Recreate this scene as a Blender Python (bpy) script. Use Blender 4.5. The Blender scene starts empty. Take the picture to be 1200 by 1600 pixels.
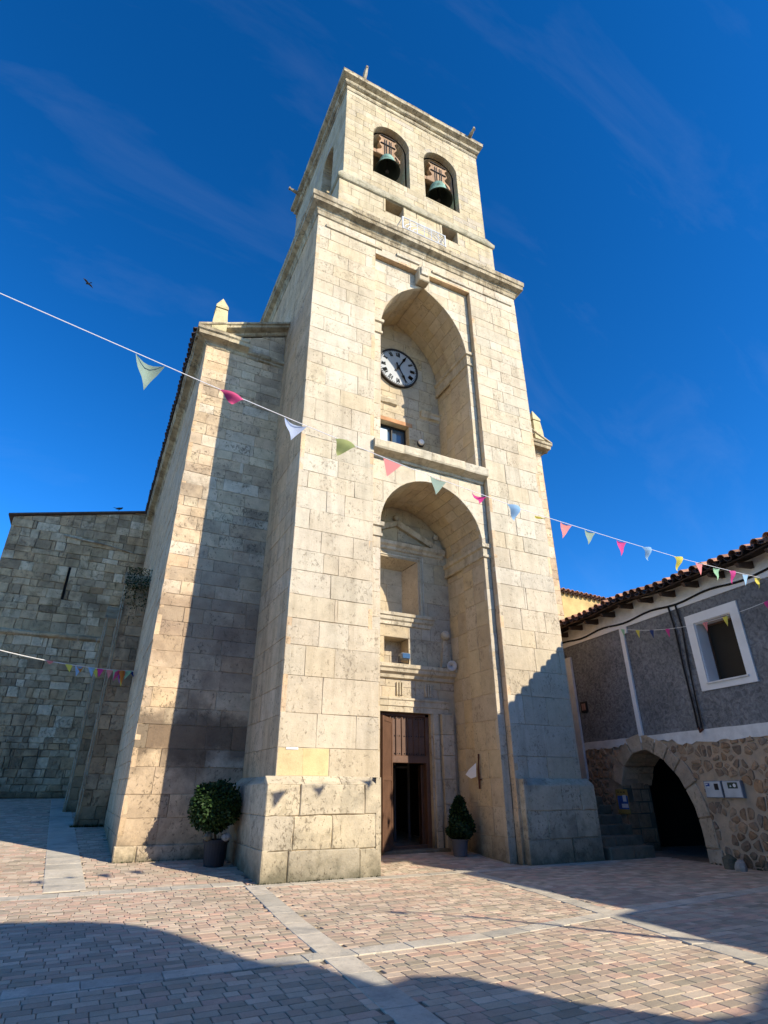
import bpy, math, random
from mathutils import Vector, Matrix
random.seed(7)
S = bpy.context.scene
COL = S.collection
pi = math.pi

# ------------------------------------------------------------------ camera, sky, sun
FPX, PITCH, YAW, ROLL = 878.254, 0.459766, 0.463491, -0.001144
CAMP = Vector((0, 0, 1.6))
_f = Vector((math.sin(YAW)*math.cos(PITCH), math.cos(YAW)*math.cos(PITCH), math.sin(PITCH)))
_r0 = Vector((math.cos(YAW), -math.sin(YAW), 0)); _u0 = _r0.cross(_f)
_r = _r0*math.cos(ROLL) + _u0*math.sin(ROLL); _u = -_r0*math.sin(ROLL) + _u0*math.cos(ROLL)
cd = bpy.data.cameras.new('camera'); cam = bpy.data.objects.new('camera', cd); COL.objects.link(cam)
cd.sensor_fit = 'VERTICAL'; cd.sensor_height = 24; cd.lens = 24*FPX/1600
cd.clip_start = .05; cd.clip_end = 3000
cam.matrix_world = Matrix(((_r.x, _u.x, -_f.x, CAMP.x), (_r.y, _u.y, -_f.y, CAMP.y), (_r.z, _u.z, -_f.z, CAMP.z), (0, 0, 0, 1)))
S.camera = cam

SUN = Vector((.66, -1, .65)).normalized()
ELEV = math.asin(SUN.z); ROT = math.atan2(SUN.x, SUN.y)
W = bpy.data.worlds.new("World"); S.world = W; W.use_nodes = True
nt = W.node_tree; nt.nodes.clear()
out = nt.nodes.new('ShaderNodeOutputWorld'); bg = nt.nodes.new('ShaderNodeBackground')
sky = nt.nodes.new('ShaderNodeTexSky'); sky.sky_type = 'NISHITA'; sky.sun_disc = False
sky.sun_elevation = ELEV; sky.sun_rotation = ROT; sky.altitude = 3000; sky.air_density = 1.0; sky.dust_density = .5; sky.ozone_density = 4.0
hs = nt.nodes.new('ShaderNodeHueSaturation'); hs.inputs['Saturation'].default_value = 1.21; hs.inputs['Value'].default_value = 1.0; hs.inputs['Hue'].default_value=.502
sc1 = nt.nodes.new('ShaderNodeVectorMath'); sc1.operation = 'SCALE'; sc1.inputs[3].default_value = 1/2.3
gm = nt.nodes.new('ShaderNodeGamma'); gm.inputs[1].default_value = 1.16
sc2 = nt.nodes.new('ShaderNodeVectorMath'); sc2.operation = 'SCALE'; sc2.inputs[3].default_value = 2.3
nt.links.new(sky.outputs[0], sc1.inputs[0]); nt.links.new(sc1.outputs[0], gm.inputs[0]); nt.links.new(gm.outputs[0], sc2.inputs[0])
nt.links.new(sc2.outputs[0], hs.inputs['Color'])
# thin cirrus streaks
tc = nt.nodes.new('ShaderNodeTexCoord'); mp = nt.nodes.new('ShaderNodeMapping')
mp.inputs['Rotation'].default_value = (.3, .5, .6); mp.inputs['Scale'].default_value = (1.2, 5.5, 3.0)
nz = nt.nodes.new('ShaderNodeTexNoise'); nz.inputs['Scale'].default_value = 1.6; nz.inputs['Detail'].default_value = 7; nz.inputs['Roughness'].default_value = .62; nz.inputs['Distortion'].default_value = .5
rp = nt.nodes.new('ShaderNodeValToRGB'); rp.color_ramp.elements[0].position = .54; rp.color_ramp.elements[1].position = .8
rp.color_ramp.elements[0].color = (0, 0, 0, 1); rp.color_ramp.elements[1].color = (.034, .034, .034, 1)
mx = nt.nodes.new('ShaderNodeMix'); mx.data_type = 'RGBA'; mx.inputs[7].default_value = (3.2, 3.6, 4.2, 1)
nt.links.new(tc.outputs['Generated'], mp.inputs[0]); nt.links.new(mp.outputs[0], nz.inputs[0]); nt.links.new(nz.outputs[0], rp.inputs[0])
nt.links.new(rp.outputs[0], mx.inputs[0]); nt.links.new(hs.outputs[0], mx.inputs[6]); nt.links.new(mx.outputs[2], bg.inputs[0])
bg.inputs[1].default_value = .086; nt.links.new(bg.outputs[0], out.inputs[0])
sl = bpy.data.lights.new('sun', 'SUN'); sl.energy = 2.45; sl.angle = math.radians(.53); sl.color = (1, .905, .74)
so = bpy.data.objects.new('sun', sl); COL.objects.link(so); so.rotation_euler = SUN.to_track_quat('Z', 'Y').to_euler()
so.location = (20, -30, 40)
S.view_settings.view_transform = 'Standard'; S.view_settings.look = 'None'; S.view_settings.gamma = 1
S.view_settings.use_curve_mapping = False; S.view_settings.exposure = 1.6

# ------------------------------------------------------------------ helpers
def proj(P):
    d = Vector(P)-CAMP; z = d.dot(_f)
    if z < .05: return None
    return 600+FPX*d.dot(_r)/z, 800-FPX*d.dot(_u)/z
def gz(x, y): return max(0., (y-12.5))*.07

def tag(o, label=None, cat=None, group=None, kind=None):
    if label: o['label'] = label
    if cat: o['category'] = cat
    if group: o['group'] = group
    if kind: o['kind'] = kind
    return o
def empty(name, loc, label, cat, group=None, rz=0):
    o = bpy.data.objects.new(name, None); COL.objects.link(o); o.location = loc; o.rotation_euler[2] = rz
    o.empty_display_size = .3
    return tag(o, label, cat, group)
def link(name, me, parent=None):
    o = bpy.data.objects.new(name, me); COL.objects.link(o)
    if parent is not None:
        o.parent = parent; o.matrix_parent_inverse = PINV(parent)
    return o
def PINV(p):
    m = Matrix.Identity(4); q = p; ch = []
    while q is not None: ch.append(q); q = q.parent
    for q in reversed(ch):
        m = m @ (q.matrix_parent_inverse if q.parent else Matrix.Identity(4)) @ (Matrix.Translation(q.location) @ q.rotation_euler.to_matrix().to_4x4())
    return m.inverted()
class MB:
    def __init__(s): s.v = []; s.f = []; s.r = []; s.m = []
    def add(s, vs, fs, rnd=None, mi=0):
        b = len(s.v); s.v += [tuple(v) for v in vs]
        if rnd is None: rnd = random.random()
        for f in fs: s.f.append([i+b for i in f]); s.r.append(rnd); s.m.append(mi)
        return s
    def box(s, a, b, rnd=None, mi=0):
        x0, y0, z0 = a; x1, y1, z1 = b
        vs = [(x0, y0, z0), (x1, y0, z0), (x1, y1, z0), (x0, y1, z0), (x0, y0, z1), (x1, y0, z1), (x1, y1, z1), (x0, y1, z1)]
        return s.add(vs, [(0, 3, 2, 1), (4, 5, 6, 7), (0, 1, 5, 4), (1, 2, 6, 5), (2, 3, 7, 6), (3, 0, 4, 7)], rnd, mi)
    def bbox(s, a, b, c=.01, rnd=None, mi=0):   # bevelled box
        x0, y0, z0 = a; x1, y1, z1 = b; X = (x0, x1); Y = (y0, y1); Z = (z0, z1)
        vs = []; idx = {}
        for i in (0, 1):
            for j in (0, 1):
                for k in (0, 1):
                    p = (X[i], Y[j], Z[k]); q = (X[i]+(c if i == 0 else -c), Y[j]+(c if j == 0 else -c), Z[k]+(c if k == 0 else -c))
                    for ax in range(3):
                        w = list(q); w[ax] = p[ax]; idx[(i, j, k, ax)] = len(vs); vs.append(w)
        F = []
        for ax in range(3):
            o1, o2 = [(1, 2), (2, 0), (0, 1)][ax]
            for e in (0, 1):
                ring = []
                for a2, b2 in ((0, 0), (1, 0), (1, 1), (0, 1)):
                    t = [0, 0, 0]; t[ax] = e; t[o1] = a2; t[o2] = b2; ring.append(idx[(*t, ax)])
                F.append(ring if e else ring[::-1])
        for ax in range(3):     # edge chamfers along ax
            o1, o2 = [(1, 2), (2, 0), (0, 1)][ax]
            for a2 in (0, 1):
                for b2 in (0, 1):
                    t0 = [0, 0, 0]; t0[o1] = a2; t0[o2] = b2; t1 = list(t0); t1[ax] = 1
                    q = [idx[(*t0, o1)], idx[(*t1, o1)], idx[(*t1, o2)], idx[(*t0, o2)]]
                    F.append(q if a2 != b2 else q[::-1])
        for i in (0, 1):
            for j in (0, 1):
                for k in (0, 1):
                    t = [idx[(i, j, k, 0)], idx[(i, j, k, 1)], idx[(i, j, k, 2)]]
                    F.append(t if (i+j+k) % 2 == 1 else t[::-1])
        return s.add(vs, F, rnd, mi)
    def tube(s, pts, r, n=6, cap=True, mi=0, rnd=None):
        pts = [Vector(p) for p in pts]; vs = []; F = []
        rr = r if isinstance(r, (list, tuple)) else [r]*len(pts)
        up = Vector((0, 0, 1)); 
        for i, p in enumerate(pts):
            d = (pts[min(i+1, len(pts)-1)]-pts[max(i-1, 0)]).normalized()
            a = d.cross(up)
            if a.length < .05: a = d.cross(Vector((1, 0, 0)))
            a.normalize(); b = d.cross(a)
            for k in range(n):
                t = 2*pi*k/n; vs.append(p+(a*math.cos(t)+b*math.sin(t))*rr[i])
        for i in range(len(pts)-1):
            for k in range(n):
                F.append((i*n+k, (i+1)*n+k, (i+1)*n+(k+1) % n, i*n+(k+1) % n))
        if cap: F.append(list(range(n))); F.append([len(vs)-1-k for k in range(n)])
        return s.add(vs, F, rnd, mi)
    def lathe(s, prof, c=(0, 0, 0), n=20, mi=0, rnd=None, axis=None, cap=True):
        vs = []; F = []; c = Vector(c)
        q = Vector((0, 0, 1)).rotation_difference(Vector(axis)) if axis is not None else None
        for r, z in prof:
            for k in range(n):
                t = 2*pi*k/n; p = Vector((r*math.cos(t), r*math.sin(t), z))
                if q: p = q @ p
                vs.append(c+p)
        for i in range(len(prof)-1):
            for k in range(n): F.append((i*n+k, i*n+(k+1) % n, (i+1)*n+(k+1) % n, (i+1)*n+k))
        if cap and prof[0][0] > 1e-4: F.append([k for k in range(n)][::-1])
        if cap and prof[-1][0] > 1e-4: F.append([(len(prof)-1)*n+k for k in range(n)])
        return s.add(vs, F, rnd, mi)
    def loft_rects(s, prof, R, rnd=None, mi=0, cap=True):   # prof (out,z) around rectangle R=(x0,x1,y0,y1)
        vs = []; F = []
        for o, z in prof: vs += [(R[0]-o, R[2]-o, z), (R[1]+o, R[2]-o, z), (R[1]+o, R[3]+o, z), (R[0]-o, R[3]+o, z)]
        for i in range(len(prof)-1):
            for k in range(4): F.append((i*4+k, i*4+(k+1) % 4, (i+1)*4+(k+1) % 4, (i+1)*4+k))
        if cap: n = len(vs); F.append((n-4, n-3, n-2, n-1)); F.append((3, 2, 1, 0))
        return s.add(vs, F, rnd, mi)
    def build(s, name, mats, parent=None, smooth=False):
        me = bpy.data.meshes.new(name); me.from_pydata(s.v, [], s.f)
        if not isinstance(mats, (list, tuple)): mats = [mats]
        for m in mats: me.materials.append(m)
        if len(mats) > 1: me.polygons.foreach_set('material_index', s.m)
        if smooth: me.polygons.foreach_set('use_smooth', [True]*len(s.f))
        at = me.attributes.new('rnd', 'FLOAT', 'FACE'); at.data.foreach_set('value', s.r)
        me.update()
        return link(name, me, parent)

class Pieces:
    """blocks of one kind on one thing; the 300 that show largest become parts, the rest one stuff part"""
    def __init__(s, name, mat, parent, rest=None, limit=300, minpx=6):
        s.name = name; s.mat = mat; s.parent = parent; s.L = []; s.rest = rest or name+'_mass'; s.limit = limit; s.minpx = minpx
    def add(s, vs, fs, ref, rnd=None):
        q = [proj(p) for p in ref]; sz = 0
        if None not in q:
            xs = [a[0] for a in q]; ys = [a[1] for a in q]; cx = sum(xs)/len(xs); cy = sum(ys)/len(ys)
            if -20 < cx < 1220 and -20 < cy < 1620: 
                ar = 0
                for i in range(len(q)): ar += q[i-1][0]*q[i][1]-q[i][0]*q[i-1][1]
                sz = math.sqrt(abs(ar)/2) if ar*1 > 0 or True else 0
        s.L.append((sz, vs, fs, random.random() if rnd is None else rnd))
    def flush(s):
        s.L.sort(key=lambda t: -t[0])
        big = [t for t in s.L[:s.limit] if t[0] >= s.minpx]; rest = s.L[len(big):]
        for sz, vs, fs, r in big: MB().add(vs, fs, r).build(s.name, s.mat, s.parent)
        if rest:
            m = MB()
            for sz, vs, fs, r in rest: m.add(vs, fs, r)
            o = m.build(s.rest, s.mat, s.parent); o['kind'] = 'stuff'

class Frame:
    def __init__(s, O, N):
        s.O = Vector(O); s.N = Vector(N).normalized(); s.U = Vector((-s.N.y, s.N.x, 0)).normalized(); s.V = Vector((0, 0, 1))
    def p(s, u, v, d=0): return s.O+s.U*u+s.V*v+s.N*d
def inset(poly, c):
    n = len(poly); out = []
    for i in range(n):
        a = poly[i-1]; b = poly[i]; d = poly[(i+1) % n]
        e1 = Vector((b[0]-a[0], b[1]-a[1])); e2 = Vector((d[0]-b[0], d[1]-b[1]))
        if e1.length < 1e-6 or e2.length < 1e-6: out.append(b); continue
        e1.normalize(); e2.normalize(); n1 = Vector((-e1.y, e1.x)); n2 = Vector((-e2.y, e2.x)); m = n1+n2
        if m.length < .3: m = n1
        else: m = m/(m.length_squared)*2
        if m.length > 2: m = m.normalized()*2
        out.append((b[0]+m.x*c, b[1]+m.y*c))
    return out
def block(pc, fr, poly, depth=.12, proud=0, ch=.008, rnd=None, dome=0, tilt=0):
    n = len(poly)
    inn = inset(poly, ch)
    ta = random.uniform(-tilt, tilt); tb = random.uniform(-tilt, tilt); cu = sum(p[0] for p in poly)/n; cv = sum(p[1] for p in poly)/n
    T = lambda u, v: ta*(u-cu)+tb*(v-cv)
    vs = [fr.p(u, v, proud+T(u, v)) for u, v in inn]+[fr.p(u, v, proud+T(u, v)-ch) for u, v in poly]+[fr.p(u, v, -depth) for u, v in poly]
    F = []
    if dome:
        vs.append(fr.p(cu, cv, proud+dome))
        for i in range(n): F.append((i, (i+1) % n, 3*n))
    else: F.append(list(range(n)))
    for i in range(n):
        j = (i+1) % n
        F.append((n+i, n+j, j, i)); F.append((2*n+i, 2*n+j, n+j, n+i))
    pc.add(vs, F, [fr.p(u, v) for u, v in poly], rnd)
def rough_rect(a, b, c, d, jit, step):
    """rectangle outline with broken edges"""
    P = []
    def edge(p, q):
        L = math.hypot(q[0]-p[0], q[1]-p[1]); k = max(1, min(3, int(L/step)))
        for i in range(k):
            t = i/k
            if i: t += random.uniform(-.12, .12)
            P.append((p[0]+(q[0]-p[0])*t+random.uniform(-jit, jit), p[1]+(q[1]-p[1])*t+random.uniform(-jit, jit)))
    edge((a, c), (b, c)); edge((b, c), (b, d)); edge((b, d), (a, d)); edge((a, d), (a, c))
    return P
def split(a, b, m, var, breaks=()):
    """random division of a..b in lengths about m, forced through breaks"""
    pts = [a]+sorted(x for x in breaks if a+.05 < x < b-.05)+[b]; out = [a]
    for p, q in zip(pts, pts[1:]):
        n = max(1, round((q-p)/m)); w = [random.uniform(1-var, 1+var) for _ in range(n)]; t = sum(w); c = p
        for x in w[:-1]: c += x/t*(q-p); out.append(c)
        out.append(q)
    return out
class Arch:
    """opening: half width a, spring height sp, rise ri (pointed when ri>a), base hb"""
    def __init__(s, c, a, sp, ri, hb): s.c, s.a, s.sp, s.ri, s.hb = c, a, sp, ri, hb
    def h(s, u):
        x = abs(u-s.c)
        if x > s.a: return None
        if s.ri <= 0: return s.sp
        if s.ri >= s.a:
            e = (s.ri**2-s.a**2)/(2*s.a); R = s.a+e; return s.sp+math.sqrt(max(0, R*R-(x+e)**2))
        return s.sp+s.ri*math.sqrt(max(0, 1-(x/s.a)**2))
    def profile(s, n=18):
        P = [(s.c-s.a, s.hb)]
        if s.ri > 0:
            for i in range(n+1):
                u = s.c-s.a*math.cos(pi*i/n); P.append((u, s.h(min(max(u, s.c-s.a+1e-6), s.c+s.a-1e-6))))
        else: P += [(s.c-s.a, s.sp), (s.c+s.a, s.sp)]
        P.append((s.c+s.a, s.hb)); return P
def cut(a, b, c, d, holes):
    """pieces of rectangle [a,b]x[c,d] left by holes; returns list of (poly, clean)"""
    hs_ = [h for h in holes if h.c-h.a < b-1e-4 and h.c+h.a > a+1e-4 and h.hb < d-1e-3 and h.sp+max(h.ri, 0) > c+1e-3]
    if not hs_: return [([(a, c), (b, c), (b, d), (a, d)], True)]
    pts = [a, b]
    for h in hs_:
        for k in range(25): pts.append(h.c-h.a*math.cos(pi*k/24))
    pts = sorted(set(round(x, 5) for x in pts if a-1e-6 <= x <= b+1e-6)); seq = []
    def low(x, side):
        L = c
        for h in hs_:
            if h.c-h.a+(1e-5 if side < 0 else -1e-5) < x < h.c+h.a-(1e-5 if side > 0 else -1e-5):
                xx = min(max(x, h.c-h.a+1e-6), h.c+h.a-1e-6); v = h.h(xx)
                if v is not None: L = max(L, v)
        return L
    for x in pts:
        l1 = low(x, -1); l2 = low(x, 1)
        if x > a+1e-6: seq.append((x, l1))
        if x < b-1e-6 and (x <= a+1e-6 or abs(l1-l2) > 1e-5): seq.append((x, l2))
    runs = []; cur = []
    for i, (x, l) in enumerate(seq):
        if i:
            px, pl = seq[i-1]
            if (pl < d) != (l < d):
                t = (d-pl)/(l-pl) if abs(l-pl) > 1e-9 else 0; X = px+(x-px)*t
                if pl < d: cur.append((X, d)); runs.append(cur); cur = []
                else: cur = [(X, d)]
        if l < d: cur.append((x, l))
    if cur: runs.append(cur)
    out = []
    for r in runs:
        q = []
        for p in r:
            if not q or abs(p[0]-q[-1][0])+abs(p[1]-q[-1][1]) > 1e-4: q.append(p)
        if len(q) < 2 or q[-1][0]-q[0][0] < .02: continue
        poly = list(q)
        if poly[-1][1] < d-1e-4: poly.append((poly[-1][0], d))
        if poly[0][1] < d-1e-4: poly.append((poly[0][0], d))
        if len(poly) >= 3: out.append((poly, False))
    return out
def ashlar(pc, fr, u0, u1, v0, v1, hm, lm, holes=(), j=.0035, ch=.006, proud=.004, hv=.22, lv=.3, ub=(), vb=(), jit=.003, step=.28, back=None, tilt=.004, depth=.12, shift0=0):
    brk = list(vb)+[h.hb for h in holes]+[h.sp for h in holes if h.ri <= 0]
    cs = split(v0, v1, hm, hv, brk)
    for i, (c, d) in enumerate(zip(cs, cs[1:])):
        L = lm*random.uniform(.85, 1.15)
        us = split(u0, u1, L, lv, ub)
        if i % 2 == 0 and len(us) > 2:
            us = [us[0]]+[min(max(x+L*.35*random.choice((-1, 1)), us[0]+.15), us[-1]-.15) if not any(abs(x-b) < 1e-4 for b in ub) else x for x in us[1:-1]]+[us[-1]]
            us.sort()
        for a, b in zip(us, us[1:]):
            if b-a < .03: continue
            r = random.random()
            for poly, clean in cut(a+j, b-j, c+j, d-j, holes):
                if clean: poly = rough_rect(a+j, b-j, c+j, d-j, jit, step)
                block(pc, fr, poly, depth, random.uniform(-proud, proud), ch, r, tilt=tilt)
    if back is not None: backing(back, fr, u0, u1, v0, v1, holes, d=-(.014+proud+tilt*.4+ch*.4))
def backing(mb, fr, u0, u1, v0, v1, holes=(), d=-.018):
    brks = sorted(set([v0, v1]+[h.hb for h in holes if v0 < h.hb < v1]+[h.sp for h in holes if h.ri <= 0 and v0 < h.sp < v1]))
    for c, e in zip(brks, brks[1:]):
        for poly, _ in cut(u0, u1, c, e, holes):
            mb.add([fr.p(u, v, d) for u, v in poly], [list(range(len(poly)))], random.random())
def patch(pc, c4, N, g=.005, depth=.1, ch=.008, proud=0, rnd=None, ref=True):
    """stone whose visible face is the quad c4 (counter-clockwise seen against N)"""
    c4 = [Vector(p) for p in c4]; N = Vector(N).normalized(); cen = sum(c4, Vector())/4
    e1 = (c4[1]-c4[0]).normalized(); e2 = (c4[3]-c4[0]).normalized()
    def sh(p, k):
        q = p-cen; return cen+q-e1*(k if q.dot(e1) > 0 else -k)-e2*(k if q.dot(e2) > 0 else -k)
    vs = [sh(p, g+ch)+N*proud for p in c4]+[sh(p, g)+N*(proud-ch) for p in c4]+[sh(p, g)-N*depth for p in c4]
    F = [(0, 1, 2, 3)]
    for i in range(4): k = (i+1) % 4; F += [(4+i, 4+k, k, i), (8+i, 8+k, 4+k, 4+i)]
    pc.add(vs, F, c4, rnd)
def reveal(pc, mb, fr, arch, d0, d1, seg=.5, dseg=.7, proud=.004, sill=False, n=18):
    """stones lining the inside of an opening from depth d0 to d1 behind the face"""
    P = arch.profile(n); R = []
    # group vertical legs into courses and the curve into voussoirs
    legL = split(arch.hb, arch.sp, seg, .2); legR = split(arch.hb, arch.sp, seg, .2)
    segs = [((arch.c-arch.a, a), (arch.c-arch.a, b)) for a, b in zip(legL, legL[1:])]
    cur = P[1:-1]
    if arch.ri > 0:
        L = sum(math.hypot(cur[i+1][0]-cur[i][0], cur[i+1][1]-cur[i][1]) for i in range(len(cur)-1)); k = max(1, round(L/(len(cur)-1)/1e9)) 
        for i in range(len(cur)-1): segs.append((cur[i], cur[i+1]))
    else: segs.append((cur[0], cur[1]))
    segs += [((arch.c+arch.a, b), (arch.c+arch.a, a)) for a, b in zip(legR[::-1][1:], legR[::-1])]
    if sill: segs.append(((arch.c+arch.a, arch.hb), (arch.c-arch.a, arch.hb)))
    for a, b in segs:
        ds = split(d0, d1, dseg*random.uniform(.8, 1.2), .25)
        for x, y in zip(ds, ds[1:]):
            c4 = [fr.p(a[0], a[1], -x), fr.p(a[0], a[1], -y), fr.p(b[0], b[1], -y), fr.p(b[0], b[1], -x)]
            N = (c4[1]-c4[0]).cross(c4[3]-c4[0]); mid = fr.p(arch.c, (arch.hb+arch.sp)/2, -x)
            if N.dot(mid-c4[0]) < 0: N = -N; c4 = c4[::-1]
            if math.hypot(a[0]-b[0], a[1]-b[1]) < .03: continue
            patch(pc, c4, N, proud=random.uniform(-proud, proud), g=.004, ch=.005)
            N.normalize(); mb.add([p-N*.016 for p in c4], [(0, 1, 2, 3)])
def sweep(pc, p0, p1, N, prof, seg=1.2, m0=0, m1=0, er=.004, gap=.003):
    """moulded course stones from p0 to p1, profile (out,z); m=+1/-1 mitre at the ends"""
    p0 = Vector(p0); p1 = Vector(p1); N = Vector(N); D = (p1-p0); L = D.length; D.normalize()
    ts = split(0, L, seg, .25)
    for t0, t1 in zip(ts, ts[1:]):
        vs = []; r = random.random(); k = max(1, int((t1-t0)/.3)); off = random.uniform(-er, er); 
        for i in range(k+1):
            for o, z in prof:
                t = t0+(t1-t0)*i/k
                if i == 0: t += gap if t0 > 0 else -o*m0
                if i == k: t += -gap if t1 < L-1e-6 else o*m1
                e = random.uniform(-er, er); vs.append(p0+D*t+N*(o+off+e)+Vector((0, 0, z-0+random.uniform(-er, er)*.6+off*.5)))
        n = len(prof); F = []
        for i in range(k):
            for q in range(n-1): F.append((i*n+q, (i+1)*n+q, (i+1)*n+q+1, i*n+q+1))
        F.append([q for q in range(n)]); F.append([k*n+n-1-q for q in range(n)])
        # orientation check
        a, b, c_ = vs[0], vs[n], vs[1]
        pc.add(vs, F, [vs[0], vs[k*n], vs[k*n+n-1], vs[n-1]], r)
RD = lambda v: v
# ------------------------------------------------------------------ materials
def newmat(name):
    m = bpy.data.materials.new(name); m.use_nodes = True; t = m.node_tree; t.nodes.clear()
    o = t.nodes.new('ShaderNodeOutputMaterial'); b = t.nodes.new('ShaderNodeBsdfPrincipled'); t.links.new(b.outputs[0], o.inputs[0])
    b.inputs['Roughness'].default_value = .85; b.inputs['Specular IOR Level'].default_value = .25
    return m, t, b
def N_(t, k, **kw):
    n = t.nodes.new(k)
    for a, v in kw.items():
        if a.startswith('i_'):
            key = a[2:]; key = int(key) if key.isdigit() else key.replace('_', ' ')
            n.inputs[key].default_value = v
        else: setattr(n, a, v)
    return n
def ramp(t, fac, stops, interp='LINEAR'):
    n = t.nodes.new('ShaderNodeValToRGB'); n.color_ramp.interpolation = interp; e = n.color_ramp.elements
    while len(e) < len(stops): e.new(.5)
    for k, (p, c) in enumerate(stops): e[k].position = p; e[k].color = (*c, 1) if len(c) == 3 else c
    t.links.new(fac, n.inputs[0]); return n.outputs[0]
def mixc(t, fac, a, b, mode='MIX'):
    n = t.nodes.new('ShaderNodeMix'); n.data_type = 'RGBA'; n.blend_type = mode
    for v, i in ((fac, 0), (a, 6), (b, 7)):
        if isinstance(v, (int, float)): n.inputs[i].default_value = v
        elif isinstance(v, tuple): n.inputs[i].default_value = (*v, 1)
        else: t.links.new(v, n.inputs[i])
    return n.outputs[2]
def mth(t, op, a, b=None, c=None):
    n = t.nodes.new('ShaderNodeMath'); n.operation = op; n.use_clamp = False
    for v, i in ((a, 0), (b, 1), (c, 2)):
        if v is None: continue
        if isinstance(v, (int, float)): n.inputs[i].default_value = v
        else: t.links.new(v, n.inputs[i])
    return n.outputs[0]
G = lambda v: (v, v, v)
def noise(t, vec, scale, detail=4, rough=.55, dist=0):
    n = N_(t, 'ShaderNodeTexNoise', i_Scale=scale, i_Detail=detail, i_Roughness=rough, i_Distortion=dist); t.links.new(vec, n.inputs[0]); return n.outputs[0]
def stone_mat(name, cols, pits=.5, stain=None, staincol=(.12, .10, .075), mot=.35, zdirt=None, rough=.9, bump=.35, pitcol=(.13, .10, .065), streak=0, scale=1., lichen=0, zb=()):
    m, t, b = newmat(name)
    geo = N_(t, 'ShaderNodeNewGeometry'); at = N_(t, 'ShaderNodeAttribute', attribute_name='rnd'); rnd = at.outputs['Fac']
    k = len(cols); base = ramp(t, rnd, [(i/(k-1) if k > 1 else 0, c) for i, c in enumerate(cols)])
    off = mth(t, 'MULTIPLY', rnd, 31.7); cx = N_(t, 'ShaderNodeCombineXYZ'); t.links.new(off, cx.inputs[0]); t.links.new(off, cx.inputs[2])
    va = N_(t, 'ShaderNodeVectorMath', operation='ADD'); t.links.new(geo.outputs['Position'], va.inputs[0]); t.links.new(cx.outputs[0], va.inputs[1]); vec = va.outputs[0]
    pos = geo.outputs['Position']
    n1 = noise(t, vec, 3.2*scale, 5, .6)
    c = mixc(t, mot, base, ramp(t, n1, [(.25, G(.55)), (.5, G(1.05)), (.75, G(1.4))]), 'MULTIPLY')
    n0 = noise(t, pos, .55, 4, .6)          # weather tone across stones
    c = mixc(t, .5, c, ramp(t, n0, [(.3, (.80, .76, .70)), (.55, (1, 1, 1)), (.75, (1.10, 1.05, .93))]), 'MULTIPLY')
    if streak:
        mp_ = N_(t, 'ShaderNodeMapping', i_Scale=(2.6, 2.6, .28)); t.links.new(pos, mp_.inputs[0])
        ns = noise(t, mp_.outputs[0], 1.3, 5, .6, .4)
        c = mixc(t, streak, c, ramp(t, ns, [(.36, (.42, .38, .33)), (.52, (1, 1, 1)), (.72, (1.1, 1.06, 1.0))]), 'MULTIPLY')
    if stain:
        sn = noise(t, pos, stain, 6, .62, .3)
        c = mixc(t, ramp(t, sn, [(.52, G(0)), (.68, G(.75))]), c, staincol)
    sp = N_(t, 'ShaderNodeSeparateXYZ'); t.links.new(pos, sp.inputs[0])
    for z0, z1, colr, amt in zb:            # weathered bands with broken edges
        wn = noise(t, pos, 1.1, 5, .65); zz = mth(t, 'ADD', sp.outputs[2], mth(t, 'MULTIPLY', mth(t, 'SUBTRACT', wn, .5), 2.2))
        mid = (z0+z1)/2; hw = (z1-z0)/2
        fz = mth(t, 'SUBTRACT', 1, mth(t, 'DIVIDE', mth(t, 'ABSOLUTE', mth(t, 'SUBTRACT', zz, mid)), hw))
        nn = N_(t, 'ShaderNodeClamp'); t.links.new(mth(t, 'MULTIPLY', fz, amt*1.6), nn.inputs[0]); nn.inputs[2].default_value = amt
        c = mixc(t, nn.outputs[0], c, colr)
    if lichen:
        ln = noise(t, pos, 2.3, 6, .7)
        c = mixc(t, ramp(t, ln, [(.56, G(0)), (.66, G(lichen))]), c, (.16, .13, .055))
    if zdirt:
        wn = noise(t, pos, 3.1, 5, .7); zz = mth(t, 'SUBTRACT', sp.outputs[2], mth(t, 'MULTIPLY', mth(t, 'MAXIMUM', mth(t, 'SUBTRACT', sp.outputs[1], 12.5), 0), .07))
        q = mth(t, 'ADD', zz, mth(t, 'MULTIPLY', mth(t, 'SUBTRACT', wn, .5), 1.1))
        c = mixc(t, ramp(t, mth(t, 'DIVIDE', q, zdirt), [(0., G(.8)), (.35, G(.4)), (1., G(0))]), c, (.085, .08, .05))
    bmp = n1
    if pits:
        mp2 = N_(t, 'ShaderNodeMapping', i_Scale=(1, 1, .75)); t.links.new(vec, mp2.inputs[0])
        pn = noise(t, mp2.outputs[0], 14*scale, 5, .72, .6); pm = noise(t, vec, 1.1*scale, 3, .5)
        th = mth(t, 'SUBTRACT', pn, mth(t, 'MULTIPLY', pm, .34))
        pf = ramp(t, th, [(.20, G(0)), (.265, G(0)), (.30, G(1))])
        pf = ramp(t, th, [(.44-.05*pits, G(0)), (.47, G(.9))])
        c = mixc(t, mth(t, 'MULTIPLY', pf, min(1, pits)), c, pitcol)
    fn = noise(t, vec, 38*scale, 4, .7)
    c = mixc(t, .35, c, ramp(t, fn, [(.3, G(.7)), (.7, G(1.2))]), 'MULTIPLY')
    t.links.new(c, b.inputs['Base Color']); b.inputs['Roughness'].default_value = rough
    h = mth(t, 'ADD', mth(t, 'MULTIPLY', n1, 1.2), mth(t, 'MULTIPLY', fn, .35))
    if pits: h = mth(t, 'SUBTRACT', h, mth(t, 'MULTIPLY', pf, .5))
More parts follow.
